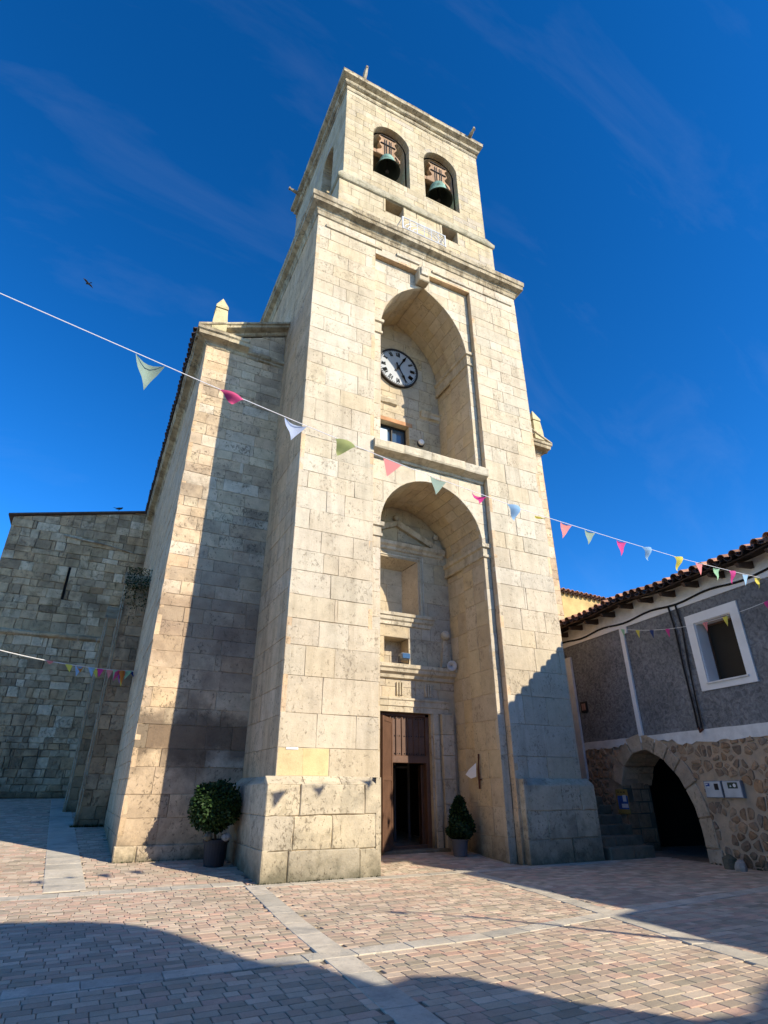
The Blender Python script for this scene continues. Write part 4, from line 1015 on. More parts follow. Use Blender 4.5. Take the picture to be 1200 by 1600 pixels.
# ------------------------------------------------------------------ LEFT: buttresses and the old chapel wall
def buttress(x0, x1, yf, yb, z0, z1, lab):
    t = empty('buttress', ((x0+x1)/2, yf, z0), lab, 'buttress'); pc = Pieces('buttress_block', M['buttress'], t, 'buttress_mass', minpx=4); t['group'] = 'buttresses along the nave wall'; mb = MB()
    ashlar(pc, Frame((0, yf, 0), (0, -1, 0)), x0, x1, z0-.3, z1, .42, .42, back=mb, jit=.012, proud=.012, ch=.014, tilt=.02)
    ashlar(pc, Frame((x0, yb, 0), (-1, 0, 0)), 0, yb-yf, z0-.3, z1, .42, .5, back=mb, jit=.01, proud=.01, ch=.012)
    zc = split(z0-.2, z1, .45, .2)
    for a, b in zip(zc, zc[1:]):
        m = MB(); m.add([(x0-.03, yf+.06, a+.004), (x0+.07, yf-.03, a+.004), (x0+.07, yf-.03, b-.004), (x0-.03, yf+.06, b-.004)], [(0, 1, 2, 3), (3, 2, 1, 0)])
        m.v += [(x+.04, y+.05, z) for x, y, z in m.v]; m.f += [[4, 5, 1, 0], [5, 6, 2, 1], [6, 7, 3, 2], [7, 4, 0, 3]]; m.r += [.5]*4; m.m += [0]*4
        m.build('sky_lit_edge', M['edgelit'], t)  # added pale strip; the sky light on the left edge is in its colour
    n = 4
    for i in range(n):
        y0_, y1_ = yf+(yb-yf)*i/n, yf+(yb-yf)*(i+1)/n; za, zb_ = z1+.9*i/n, z1+.9*(i+1)/n
        patch(pc, [(x0-.06, y0_, za), (x1, y0_, za), (x1, y1_, zb_), (x0-.06, y1_, zb_)], (0, -.6, 1), depth=.2, proud=random.uniform(-.02, .03))
    pc.flush(); mb.build('joint_mortar', M['mortar_dark'], t)
buttress(.29, XW, 21.4, 22.9, .6, 8.3, 'tall dark stone buttress against the nave wall, nearer of the two')
buttress(-.1, .9, 25.5, 27.0, .9, 8.0, 'mossy old stone buttress behind the nearer one')
ch_ = empty('side_chapel', (-2, 31, 1.2), 'old dark stone side chapel with a narrow slit window', 'chapel')
cp = Pieces('chapel_block', M['old'], ch_, 'chapel_mass', minpx=4); cm = MB()
fc = Frame((0, 31, 0), (0, -1, 0)); slit = Arch(-2.26, .06, 11.75, 0, 10.05)
# upper and lower stage, top follows the lean-to slope
ashlar(cp, fc, -5.27, 1.2, .9, 8.15, .34, .42, back=cm, lv=.6, jit=.022, proud=.03, ch=.025, tilt=.04, hv=.45)
ashlar(cp, fc, -5.27, 1.2, 8.35, 13.9, .40, .55, holes=(slit,), back=cm, lv=.45, jit=.022, proud=.02, ch=.022, tilt=.03, hv=.4)
us = split(-5.27, 1.2, .55, .3)
for a, b in zip(us, us[1:]):
    f_ = lambda x: 13.95+(x+5.27)/6.47*1.55
    for c_, d_ in ((13.9, 14.35), (14.35, 14.8), (14.8, 15.3), (15.3, 15.8)):
        za, zb_ = min(d_, f_(a)), min(d_, f_(b))
        if max(za, zb_) <= c_+.04: continue
        block(cp, fc, [(a+.008, c_+.006), (b-.008, c_+.006), (b-.008, max(zb_, c_+.02)), (a+.008, max(za, c_+.02))], .1, random.uniform(-.015, .015), .015)
ashlar(cp, Frame((-5.27, 38, 0), (-1, 0, 0)), 0, 7, .9, 13.9, .45, .6, back=cm)
sweep(cp, (-5.27, 31, 0), (.6, 31, 0), (0, -1, 0), [(0, 8.12), (.14, 8.2), (.16, 8.3), (0, 8.42)], .8, er=.015)
sweep(cp, (-5.4, 31, 0), (1.2, 31, 0), (0, -1, 0), [(0, 0), (.1, 0), (.12, .08), (0, .1)], .8) if False else None
cm.add([(-5.27, 31.03, 13.8), (1.2, 31.03, 13.8), (1.2, 31.03, 15.45), (-5.27, 31.03, 13.9)], [(0, 1, 2, 3)])
cp.flush(); cm.build('joint_mortar', M['mortar_dark'], ch_)
m = MB(); m.add([(-5.5, 30.85, 13.95), (1.2, 30.85, 15.55), (1.2, 38, 15.55), (-5.5, 38, 13.95), (-5.5, 30.85, 14.03), (1.2, 30.85, 15.63), (1.2, 38, 15.63), (-5.5, 38, 14.03)], [(3, 2, 1, 0), (4, 5, 6, 7), (0, 1, 5, 4), (3, 0, 4, 7), (1, 2, 6, 5)]); m.build('roof', M['terradark'], ch_)
m = MB(); m.box((-2.4, 31.25, 10), (-2.1, 31.3, 11.8)); m.build('slit_window', M['dark'], ch_)
m = MB()
for k in range(16):
    a = -2.9+k*.16; f0 = 13.0
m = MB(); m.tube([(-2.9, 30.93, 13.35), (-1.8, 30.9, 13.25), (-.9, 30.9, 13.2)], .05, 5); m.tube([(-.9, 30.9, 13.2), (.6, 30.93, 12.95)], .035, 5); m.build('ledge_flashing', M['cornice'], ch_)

# ------------------------------------------------------------------ RIGHT: the house
P0 = Vector((14.240, 10.782, 0)); HU = Vector((.12014, .99276, 0)); HN = Vector((-.99276, .12014, 0))
fh = Frame(P0, HN)      # u = -s
def hp(s, z, off=0): return P0+HU*s+Vector((0, 0, z))+HN*off
house = empty('stucco_house', P0, 'low house with dark grey stucco over a rubble stone base with an arched passage', 'house')
hm = MB()
# wall box behind the skin
def hbox(mb, s0, s1, z0, z1, o0, o1, mi=0, b=0):
    c = [hp(s, z, o) for z in (z0, z1) for s, o in ((s0, o0), (s1, o0), (s1, o1), (s0, o1))]
    F = [(0, 3, 2, 1), (4, 5, 6, 7), (0, 1, 5, 4), (1, 2, 6, 5), (2, 3, 7, 6), (3, 0, 4, 7)]
    if s1 > s0: F = F if (o1 < o0) == False else F
    n0 = (c[1]-c[0]).cross(c[3]-c[0])
    if n0.z < 0: F = [f[::-1] for f in F]
    mb.add(c, F, mi=mi); return mb
w0, w1, wz0, wz1 = -2.36, -1.22, 4.06, 5.60       # window opening (s)
# stucco skin pieces around window
sk = MB()
def wallrect(mb, s0, s1, z0, z1, off=0, hole=None):
    backing(mb, fh, -s1, -s0, z0, z1, hole or (), d=off)
wh = Arch(-(w0+w1)/2, (w1-w0)/2, wz1, 0, wz0)
wallrect(sk, -4.25, 5.2, 2.9, 6.9, 0, (wh,)); hs1 = sk.build('stucco_wall', M['stucco'], house)
bx = MB(); hbox(bx, -4.25, 5.2, 0, 6.9, -6.5, -6.6); hbox(bx, -4.25, -4.2, 0, 6.9, -6.5, -.02); hbox(bx, 5.15, 5.2, 0, 6.9, -6.5, -.02); bx.build('side_wall', M['whitew'], house)
# top band, eave infill, vertical strips, lower band
m = MB(); hbox(m, -4.25, 5.0, 6.13, 6.34, 0, .035); m.build('eave_band', M['white'], house)
m = MB(); hbox(m, -4.25, 5.0, 6.34, 6.9, 0, .02); m.build('eave_infill', M['whitew'], house)
m = MB(); hbox(m, 1.37, 1.53, 3.0, 6.13, 0, .05); hbox(m, 1.22, 1.37, 5.93, 6.13, 0, .05); m.build('corner_strip', M['white'], house)
m = MB(); hbox(m, 4.06, 4.34, 1.9, 5.75, .02, .1); m.build('corner_strip', M['whitew'], house)
m = MB(); m.tube([hp(4.42, 1.6, .12), hp(4.42, 5.9, .12)], .06, 8); m.build('downpipe', M['iron'], house)
m = MB()
pts_t = []; pts_b = []
for i in range(61):
    s = -4.25+i*(9.2/60); pts_t.append(fh.p(-s, 2.985+random.uniform(-.006, .006), .03)); lo = 2.69 if s < .3 else 2.76
    pts_b.append(fh.p(-s, lo+random.uniform(-.035, .035)+(.05 if .3 < s < 2.4 else 0), .03))
vs = pts_t+pts_b+[p-HN*.05 for p in pts_t]+[p-HN*.05 for p in pts_b]; n = 61
m.add(vs, [(i, i+1, n+i+1, n+i) for i in range(n-1)]+[(2*n+i, 2*n+i+1, i+1, i) for i in range(n-1)]+[(n+i, n+i+1, 3*n+i+1, 3*n+i) for i in range(n-1)]); m.build('white_band', M['whitew'], house)
# window
wn = MB(); hbox(wn, -2.60, -2.36, 3.88, 5.84, 0, .04); hbox(wn, -1.22, -.98, 3.88, 5.84, 0, .04); hbox(wn, -2.36, -1.22, 5.60, 5.84, 0, .04); hbox(wn, -2.36, -1.22, 3.88, 4.06, 0, .04)
wo = wn.build('window', M['white'], house)
rv = MB(); hbox(rv, -2.36, -2.34, 4.06, 5.6, -.42, .0); hbox(rv, -1.24, -1.22, 4.06, 5.6, -.42, .0); hbox(rv, -2.34, -1.24, 5.58, 5.6, -.42, 0); hbox(rv, -2.34, -1.24, 4.06, 4.08, -.42, 0); rv.build('reveal', M['white'], wo)
m = MB(); hbox(m, -2.34, -1.24, 4.08, 5.58, -.42, -.4); m.build('pane', plain('brown window screen', (.035, .028, .02), .6, var=.1, spec=.1), wo)
m = MB(); hbox(m, -2.34, -2.31, 4.08, 5.58, -.4, -.36); hbox(m, -1.27, -1.24, 4.08, 5.58, -.4, -.36); hbox(m, -2.34, -1.24, 5.54, 5.58, -.4, -.36); m.build('window_frame', M['wooddoor'], wo)
m = MB(); hbox(m, -2.42, -1.2, 4.03, 4.07, -.1, .08); m.build('sill', M['whitew'], wo)
# rubble wall with arch: voronoi stones
arch_pts = [(0, -.1), (0, .67), (.08, 1.23), (.38, 1.89), (.86, 2.38), (1.42, 2.64), (1.95, 2.55), (2.4, 2.2), (2.62, 1.7), (2.66, -.1)]
def inside(p, poly):
    c = False
    for i in range(len(poly)):
        a, b = poly[i-1], poly[i]
        if (a[1] > p[1]) != (b[1] > p[1]) and p[0] < (b[0]-a[0])*(p[1]-a[1])/(b[1]-a[1])+a[0]: c = not c
    return c
# masonry ground skin with the opening left free (mortar)
mo = MB()
def archtop(s):
    for (a, za), (b, zb_) in zip(arch_pts[1:-1], arch_pts[2:]):
        if a <= s <= b and b > a: return za+(zb_-za)*(s-a)/(b-a)
    return None
ss = sorted(set([-4.25, 0, 5.2]+[p[0] for p in arch_pts]+[2.66])); vsl = []
for a, b in zip(ss, ss[1:]):
    za = zb_ = -.1
    if a >= 0 and b <= 2.66: za = archtop(a) if a > 0 else .67; zb_ = archtop(b) if b < 2.6 else 1.7
    if a >= 2.62 and b <= 2.66: za = zb_ = 1.6
    mo.add([fh.p(-a, za, -.005), fh.p(-b, zb_, -.005), fh.p(-b, 2.95, -.005), fh.p(-a, 2.95, -.005)], [(3, 2, 1, 0), (0, 1, 2, 3)])
mo.build('pointing_mortar', M['pointing'], house)
RB_ = Pieces('rubble_stone', M['rubble'], house, 'rubble_mass', minpx=4)
def clip_half(poly, mx_, my_, nx_, ny_):
    out = []
    for i in range(len(poly)):
        a, b = poly[i-1], poly[i]; da = (a[0]-mx_)*nx_+(a[1]-my_)*ny_; db = (b[0]-mx_)*nx_+(b[1]-my_)*ny_
        if (da < 0) != (db < 0): t = da/(da-db); out.append((a[0]+(b[0]-a[0])*t, a[1]+(b[1]-a[1])*t))
        if db < 0: out.append(b)
    return out
seeds = []; tries = 0
while tries < 9000 and len(seeds) < 560:
    tries += 1; s = random.uniform(-4.3, 5.2); z = random.uniform(-.1, 2.95)
    dmin = random.choice((.09, .14, .2, .27))
    if all(math.hypot(s-a, (z-b)*1.15) > dmin for a, b in seeds): seeds.append((s, z))
def near_arch(p, d):
    return any(dseg(p, a, b) < d for a, b in zip(arch_pts, arch_pts[1:]))
for i, (s, z) in enumerate(seeds):
    if inside((s, z), arch_pts+[(2.66, -.2), (0, -.2)]) or near_arch((s, z), .42 if s > -.0 or z > 1.2 else .2): continue
    if -1.56 < s < -.3 and 1.32 < z < 1.9: continue
    if z > 2.72 or s > 4.2: continue
    poly = [(s-.3, z-.26), (s+.3, z-.26), (s+.3, z+.26), (s-.3, z+.26)]
    for j_, (a, b) in enumerate(seeds):
        if j_ != i and abs(a-s) < .7 and abs(b-z) < .7: poly = clip_half(poly, (a+s)/2, (b+z)/2, a-s, b-z)
    if len(poly) < 3: continue
    if random.random() < .1: continue
    k = random.uniform(.6, .92); poly = [(s+(p[0]-s)*k, z+(p[1]-z)*k) for p in poly]
    q = []
    for a in range(len(poly)):
        p1, p2 = poly[a], poly[(a+1) % len(poly)]; q += [(p1[0]*.83+p2[0]*.17, p1[1]*.83+p2[1]*.17), (p1[0]*.17+p2[0]*.83, p1[1]*.17+p2[1]*.83)]
    q = [(p[0]+random.uniform(-.006, .006), p[1]+random.uniform(-.006, .006)) for p in q]
    q = [(-a, b) for a, b in q]
    ar = sum(q[i_-1][0]*q[i_][1]-q[i_][0]*q[i_-1][1] for i_ in range(len(q)))
    if ar < 0: q = q[::-1]
    block(RB_, fh, q, .03, random.uniform(.008, .03), .012, dome=random.uniform(0, .014), tilt=.06)
RB_.flush()
# arch voussoirs: big uneven stones
VO = Pieces('arch_voussoir', stone_mat('arch stone', [(.50, .37, .24), (.58, .44, .30), (.44, .33, .23)], pits=.5, mot=.6, bump=1., scale=1.5), house, minpx=4)
cut_ = []; Ls = [0]
AP = arch_pts[:-1]
for a, b in zip(AP, AP[1:]): Ls.append(Ls[-1]+math.hypot(b[0]-a[0], b[1]-a[1]))
def apoint(t):
    for i in range(len(AP)-1):
        if t <= Ls[i+1]+1e-6:
            k = (t-Ls[i])/(Ls[i+1]-Ls[i]); a, b = AP[i], AP[i+1]; p = (a[0]+(b[0]-a[0])*k, a[1]+(b[1]-a[1])*k); return p
    return AP[-1]
def anorm(t):
    a, b = apoint(max(0, t-.15)), apoint(min(Ls[-1], t+.15)); d = Vector((b[0]-a[0], b[1]-a[1])).normalized(); return Vector((-d.y, d.x))   # outward (left of travel)
ts = split(0, Ls[-1], .5, .35)
for t0, t1 in zip(ts, ts[1:]):
    w0_ = random.uniform(.34, .46); k = 3; inn_ = [apoint(t0+.015+(t1-t0-.03)*i/k) for i in range(k+1)]; ou = []
    for i in range(k+1):
        t = t0+.015+(t1-t0-.03)*i/k; n_ = anorm(t); p = apoint(t); ou.append((p[0]+n_.x*w0_, p[1]+n_.y*w0_))
    poly = [(-p[0], p[1]) for p in inn_+ou[::-1]]
    ar = sum(poly[i-1][0]*poly[i][1]-poly[i][0]*poly[i-1][1] for i in range(len(poly)))
    if ar < 0: poly = poly[::-1]
    block(VO, fh, poly, .1, random.uniform(.035, .05), .016, tilt=.01)
    # soffit of the arch, going into the wall
    for d0, d1 in ((.0, .55), (.55, 1.1)):
        for i in range(k):
            a, b = inn_[i], inn_[i+1]; c4 = [hp(a[0], a[1], -d0+.02), hp(b[0], b[1], -d0+.02), hp(b[0], b[1], -d1), hp(a[0], a[1], -d1)]
            N = (c4[1]-c4[0]).cross(c4[3]-c4[0]); cen = hp(1.3, .9, -d0)
            if N.dot(cen-c4[0]) < 0: N = -N; c4 = c4[::-1]
            patch(VO, c4, N, g=.003, depth=.3, proud=random.uniform(-.01, .01))
VO.flush()
# passage behind: jamb wall, inner narrower arch, dark interior
jw = MB(); JB = Pieces('jamb_stone', M['rubble'], house, minpx=4)
fjb = Frame(hp(2.62, 0, -.95), -HU); 
ashlar(JB, Frame(hp(2.63, 0, 0), -HU), -.0, .95, -.1, 1.7, .36, .45, back=jw, jit=.015, proud=.02, ch=.02) if False else None
z = -.1
while z < 2.0:
    h_ = random.uniform(.28, .42); d = 0
    while d < .95:
        w_ = random.uniform(.3, .5); c4 = [hp(2.6, z, -d), hp(2.6, z, -min(d+w_, .98)), hp(2.6, z+h_, -min(d+w_, .98)), hp(2.6, z+h_, -d)]
        N = (c4[1]-c4[0]).cross(c4[3]-c4[0]); 
        if N.dot(-HU) < 0: c4 = c4[::-1]
        patch(JB, c4, -HU, g=.01, depth=.1, ch=.02, proud=random.uniform(-.02, .02)); d += w_
    z += h_
JB.flush(); hbox(jw, 2.615, 2.9, -.1, 2.6, -1.0, -.03); jw.build('jamb_mortar', M['mortar_dark'], house); jw = MB(); hbox(jw, -.4, -.03, -.1, 2.6, -1.0, -.03); jw.build('jamb_mortar', M['pointing'], house)
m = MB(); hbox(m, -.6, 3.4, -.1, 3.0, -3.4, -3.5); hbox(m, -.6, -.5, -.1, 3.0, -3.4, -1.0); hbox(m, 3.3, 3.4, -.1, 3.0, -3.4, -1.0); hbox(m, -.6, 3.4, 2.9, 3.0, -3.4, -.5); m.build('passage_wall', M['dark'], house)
# steps
SP = Pieces('step', M['rubble'], house); st = empty('stone_steps', (13.3, 12.4, 0), 'worn mossy stone steps climbing between the tower and the arched house', 'steps')
sm = M['step']
for i in range(7):
    y0_ = 12.34+i*.34; z1_ = .27+i*.235; x1_ = 14.22+i*.03; x0_ = 12.62 if i == 0 else 12.42
    cs_ = split(x0_, x1_, .9, .2)
    for a, b in zip(cs_, cs_[1:]):
        m = MB(); m.bbox((a+.004, y0_+random.uniform(-.015, .015), -.1), (b-.004, y0_+(.36 if i < 6 else 1.2), z1_+random.uniform(-.008, .008)), .025); m.build('step', sm, st)
# meter boxes
for s0, s1, kind in ((-.92, -.42, 0), (-1.47, -.96, 1)):
    t = empty('meter_box', hp((s0+s1)/2, 1.44, .05), ('white utility box with a blue label on the rubble wall, nearer the arch' if kind == 0 else 'white utility box with a dark green window on the rubble wall, farther from the arch'), 'utility box', 'meter boxes on the house wall')
    m = MB(); hbox(m, s0, s1, 1.43, 1.80, 0, .09); m.build('case', M['grey'], t)
    m = MB(); hbox(m, s0+.02, s1-.02, 1.445, 1.785, .09, .1); m.build('lid', M['greyw'], t)
    m = MB()
    if kind == 0:
        hbox(m, s1-.17, s1-.06, 1.68, 1.75, .1, .104); m.build('blue_label', plain('blue label', (.03, .07, .25), .5), t)
        m = MB(); hbox(m, s1-.16, s1-.10, 1.655, 1.678, .1, .105); hbox(m, s1-.12, s1-.07, 1.715, 1.735, .104, .107); m.build('label_print', M['white'], t)
        m = MB(); hbox(m, s0+.08, s0+.2, 1.6, 1.74, .1, .104); m.build('dark_window', M['iron'], t)
    else:
        hbox(m, s0+.09, s0+.36, 1.63, 1.76, .1, .104); m.build('green_window', plain('dark green window', (.04, .06, .04), .3), t)
        m = MB(); m.lathe([(0, .004), (.04, .004), (.04, 0)], hp(s0+.17, 1.695, .104), 12, axis=HN); m.lathe([(0, .004), (.03, .004), (.03, 0)], hp(s0+.28, 1.68, .104), 3, axis=HN); m.build('pictogram', M['white'], t)
    m = MB(); hbox(m, s1, s1+.03, 1.55, 1.62, .02, .08); m.build('hinge', M['iron'], t)
# poster and small plaque
t = empty('poster', hp(2.66, 1.0, .05), 'blue and yellow paper poster on the wall above the steps', 'poster')
m = MB(); hbox(m, 2.42, 2.92, .98, 1.62, .03, .045); m.build('sheet', plain('yellow paper', (.42, .28, .07), .7, var=.15, vs=8), t)
m = MB(); hbox(m, 2.44, 2.86, 1.1, 1.45, .045, .048); m.build('picture', plain('blue print', (.04, .12, .40), .6, var=.6, vs=10), t)
m = MB(); hbox(m, 2.5, 2.64, 1.3, 1.47, .048, .05); hbox(m, 2.46, 2.72, 1.14, 1.24, .048, .05); m.build('white_print', M['white'], t)
m = MB()
for a in (2.52, 2.64, 2.76): hbox(m, a, a+.07, 1.53, 1.56, .045, .048)
m.build('heading', M['iron'], t)
t = empty('framed_plaque', hp(3.77, 3.93, .05), 'small dark framed picture tile on the grey stucco wall', 'plaque')
m = MB(); hbox(m, 3.62, 3.92, 3.9, 4.23, 0, .05); m.build('frame', M['iron'], t); m = MB(); hbox(m, 3.68, 3.86, 3.96, 4.17, .05, .055); m.build('picture', plain('faded red picture', (.30, .16, .12), .6, var=.4, vs=14), t)
# cables on the facade
m = MB()
pts = [hp(4.9-i*.3, 6.27+.04*math.sin(i*.9)+.0*i, .05) for i in range(31)]; m.tube(pts, .018, 5); m.tube([p+Vector((0, 0, .03)) for p in pts], .012, 5)
m.build('facade_cable', M['black'], house)
for s0, s1 in ((-.55, -.62), (-.8, -.74)):
    m = MB(); m.tube([hp(s0, 6.26, .06), hp(s0-.05, 5.6, .05), hp((s0+s1)/2, 4.6, .05), hp(s1, 3.4, .06), hp(s1, 3.02, .07)], .026, 6); m.build('facade_cable', M['black'], house)
m = MB(); m.tube([hp(-.62, 3.05, .05), hp(-.68, 2.93, .1), hp(-.75, 3.0, .05)], .03, 6); m.build('cable_bracket', M['rust'], house)
# eave: rafters, board, tiles
sag = lambda s: .05*math.sin(s*.9+.5)+.03*math.sin(s*2.3)
for k in range(12):
    s = -4.1+k*.82; m = MB(); rz = 6.62+sag(s)
    c = [hp(s-.05, rz-.1+.0, -.3), hp(s+.05, rz-.1, -.3), hp(s+.045, rz-.13, .5), hp(s-.045, rz-.15, .5)]
    c2 = [hp(s-.06, rz+.13, -.3), hp(s+.06, rz+.13, -.3), hp(s+.05, rz-.05, .56), hp(s-.05, rz-.05, .56)]
    m.add(c+c2, [(0, 1, 2, 3), (7, 6, 5, 4), (0, 4, 5, 1), (1, 5, 6, 2), (2, 6, 7, 3), (3, 7, 4, 0)]); m.build('rafter', M['beam'], house)
m = MB(); n = 40
for i in range(n):
    s0, s1 = -4.3+i*9.6/n, -4.3+(i+1)*9.6/n
    a, b, c, d = hp(s0, 6.6+sag(s0), .62), hp(s1, 6.6+sag(s1), .62), hp(s1, 6.82+sag(s1), -.3), hp(s0, 6.82+sag(s0), -.3)
    up = Vector((0, 0, .04)); m.add([a, b, c, d, a+up, b+up, c+up, d+up], [(0, 1, 2, 3), (3, 2, 1, 0), (4, 5, 6, 7), (7, 6, 5, 4), (0, 4, 5, 1), (1, 5, 4, 0)])
m.build('eave_board', plain('old eave boards', (.09, .055, .035), .85, .5, 30, var=.4), house)
TH = [tile_mesh('barrel_tile', M['terracotta'], rnd=r, r0=.11, r1=.09, L=.46, n=6) for r in (.0, .2, .4, .7, .95)]; THC = tile_mesh('channel_tile', M['terradark'], True, .4, r0=.11, r1=.09, L=.46)
tiles(house, hp(-4.3, 6.72, .68), HU, -HN, math.radians(15), 31, .31, 2, TH, THC, jitter=.03, rowlen=.36, zfun=lambda d: sag(-4.3+d))
m = MB(); a, b, c, d = hp(-4.3, 6.70, .6), hp(5.3, 6.70, .6), hp(5.3, 7.75, -3.4), hp(-4.3, 7.75, -3.4); e, f = hp(5.3, 6.7, -7.2), hp(-4.3, 6.7, -7.2)
m.add([a, b, c, d, e, f], [(0, 1, 2, 3), (3, 2, 1, 0), (3, 2, 4, 5), (5, 4, 2, 3)]); m.build('roof', M['terracotta'], house)
m = MB(); m.add([hp(-4.24, 6.8, 0), hp(-4.24, 7.75, -3.4), hp(-4.24, 6.8, -6.5)], [(0, 1, 2), (2, 1, 0)]); m.build('gable', M['whitew'], house)

# yellow house behind
yh = empty('yellow_house', (18, 17.5, 0), 'ochre yellow gable wall with a tiled ridge behind the grey house', 'house')
m = MB(); m.box((14.95, 17.5, 0), (24, 17.9, 8.8)); m.add([(14.95, 17.5, 8.8), (24, 17.5, 8.8), (24, 17.5, 9.1), (14.95, 17.5, 9.36), (14.95, 17.9, 8.8), (24, 17.9, 8.8), (24, 17.9, 9.1), (14.95, 17.9, 9.36)], [(0, 1, 2, 3), (3, 2, 6, 7), (5, 4, 7, 6)])
m.build('wall', plain('ochre render', (.52, .36, .15), .9, .3, 12, var=.3, vs=1.5), yh)
YT_ = [tile_mesh('barrel_tile', M['terracotta'], rnd=r, r0=.11, r1=.1, L=.5) for r in (.3, .8)]
tiles(yh, (15.0, 17.35, 9.38), (1, 0, -.028), (0, 1, 0), math.radians(8), 28, .26, 1, YT_, THC)

# ------------------------------------------------------------------ BUNTING
FC = {'sage': (.30, .40, .33), 'pink': (.72, .10, .25), 'lilac': (.45, .52, .68), 'olive': (.38, .42, .16), 'salmon': (.80, .28, .27), 'blue': (.33, .55, .80), 'green': (.35, .62, .38), 'yellow': (.82, .70, .12), 'magenta': (.68, .06, .28), 'navy': (.03, .06, .20), 'purple': (.35, .15, .50), 'orange': (.85, .30, .06)}
def clothm(n, c):
    m, t, b = newmat('cloth '+n); b.inputs['Base Color'].default_value = (*c, 1); b.inputs['Roughness'].default_value = .7
    tr = t.nodes.new('ShaderNodeBsdfTranslucent'); tr.inputs[0].default_value = (*c, 1); mxs = t.nodes.new('ShaderNodeMixShader'); mxs.inputs[0].default_value = .4
    o = [x for x in t.nodes if x.type == 'OUTPUT_MATERIAL'][0]; t.links.new(b.outputs[0], mxs.inputs[1]); t.links.new(tr.outputs[0], mxs.inputs[2]); t.links.new(mxs.outputs[0], o.inputs[0]); return m
CM = {k: clothm(k, v) for k, v in FC.items()}
def curve_pts(A_, B_, zf, n=60): 
    return [Vector((A_[0]+(B_[0]-A_[0])*i/n, A_[1]+(B_[1]-A_[1])*i/n, zf(i/n))) for i in range(n+1)]
def flag(p, q, h, mat, parent, blow=(0, 0), curl=0., droop=0., fold=0.):
    """triangular pennant hanging from p..q; blow = horizontal push of the tip"""
    p, q = Vector(p), Vector(q); n = 6; side = (q-p).cross(Vector((0, 0, 1))).normalized(); m = MB(); vs = []; rows = []
    tip = (p+q)/2+Vector((blow[0], blow[1], -h))
    for i in range(n+1):
        t = i/n; a = p.lerp(tip, t); b = q.lerp(tip, t); k = n-i; row = []
        for j in range(k+1):
            s = j/k if k else 0; c = a.lerp(b, s)+side*(curl*math.sin(pi*s)*(1-t)+.3*curl*math.sin(2*pi*t))+Vector((0, 0, fold*t*t*h)); row.append(len(vs)); vs.append(c)
        rows.append(row)
    F = []
    for i in range(n):
        for j in range(len(rows[i])-1):
            F.append((rows[i][j], rows[i][j+1], rows[i+1][j]))
            if j+1 < len(rows[i+1]): F.append((rows[i][j+1], rows[i+1][j+1], rows[i+1][j]))
    m.add(vs, F); return m.build('flag', mat, parent, True)
def sagz(z0, z1, dip): return lambda t: z0+(z1-z0)*t-4*dip*t*(1-t)
# long string from the upper left to the house eave
A_ = Vector((-1.437, 4.76)); B_ = Vector((13.77, 7.24)); 
import bisect
ZT = [(0, 5.566), (.12, 5.46), (.2, 5.41), (.3, 5.37), (.45, 5.40), (.6, 5.53), (.75, 5.68), (.9, 5.90), (1, 6.07)]
def zmain(t):
    for (a, za), (b, zb_) in zip(ZT, ZT[1:]):
        if t <= b: return za+(zb_-za)*(t-a)/(b-a)
    return ZT[-1][1]
b1 = empty('bunting', (A_.x, A_.y, 5.5), 'long string of pastel pennants crossing in front of the tower to the house eave', 'bunting')
pts = [Vector((A_.x+(B_.x-A_.x)*t, A_.y+(B_.y-A_.y)*t, zmain(max(0, t)))) for t in [i/50 for i in range(51)]]
pts = [pts[0]+(pts[0]-pts[1])*k+Vector((0, 0, .012*k)) for k in (22, 11)]+pts
m = MB()
for i in range(len(pts)-1):
    a, b = pts[i], pts[i+1]; u_ = Vector((0, 0, .0042)); w_ = (b-a).cross(Vector((0, 0, 1))).normalized()*.002
    m.add([a-u_-w_, b-u_-w_, b+u_-w_, a+u_-w_, a-u_+w_, b-u_+w_, b+u_+w_, a+u_+w_], [(0, 1, 2, 3), (7, 6, 5, 4), (3, 2, 6, 7), (1, 0, 4, 5)])
m.build('cord', clothm('white tape', (.75, .75, .78)), b1)
LEN = (B_-A_).length
def along(px, py=None):
    # parameter on the string whose image is at column px (computed once to space the pennants as they hang)
    lo, hi = 0., 1.
    for _ in range(40):
        mid = (lo+hi)/2; q = proj((A_.x+(B_.x-A_.x)*mid, A_.y+(B_.y-A_.y)*mid, zmain(mid)))
        if q[0] < px: lo = mid
        else: hi = mid
    return lo
spac = [('sage', 0.0855, .36, (-.0, .03)), ('pink', .141, .10, (.02, 0)), ('lilac', .192, .26, (-.04, 0)), ('olive', .236, .22, (-.1, 0)), ('salmon', .282, .24, (-.08, 0)), ('sage', .332, .25, (-.05, 0)), ('magenta', .382, .16, (-.02, 0)), ('blue', .428, .24, (-.02, 0)), ('yellow', .468, .04, (.0, 0)), ('salmon', .508, .28, (-.13, 0)), ('sage', .549, .26, (-.10, 0)), ('magenta', .608, .30, (-.09, 0)), ('blue', .659, .25, (-.02, 0)), ('yellow', .732, .30, (-.12, 0)), ('salmon', .785, .26, (-.04, 0)), ('green', .834, .30, (-.1, 0)), ('magenta', .88, .30, (-.12, 0)), ('blue', .922, .28, (-.12, 0)), ('yellow', .965, .30, (-.12, 0))]
for k, t, h, bl in spac:
    w = .145/LEN; a = Vector((A_.x+(B_.x-A_.x)*(t-w), A_.y+(B_.y-A_.y)*(t-w), zmain(t-w)-.01)); b = Vector((A_.x+(B_.x-A_.x)*(t+w), A_.y+(B_.y-A_.y)*(t+w), zmain(t+w)-.01))
    flag(a, b, h, CM[k], b1, bl, curl=random.uniform(-.09, .09), fold=0 if h > .12 else -.2)
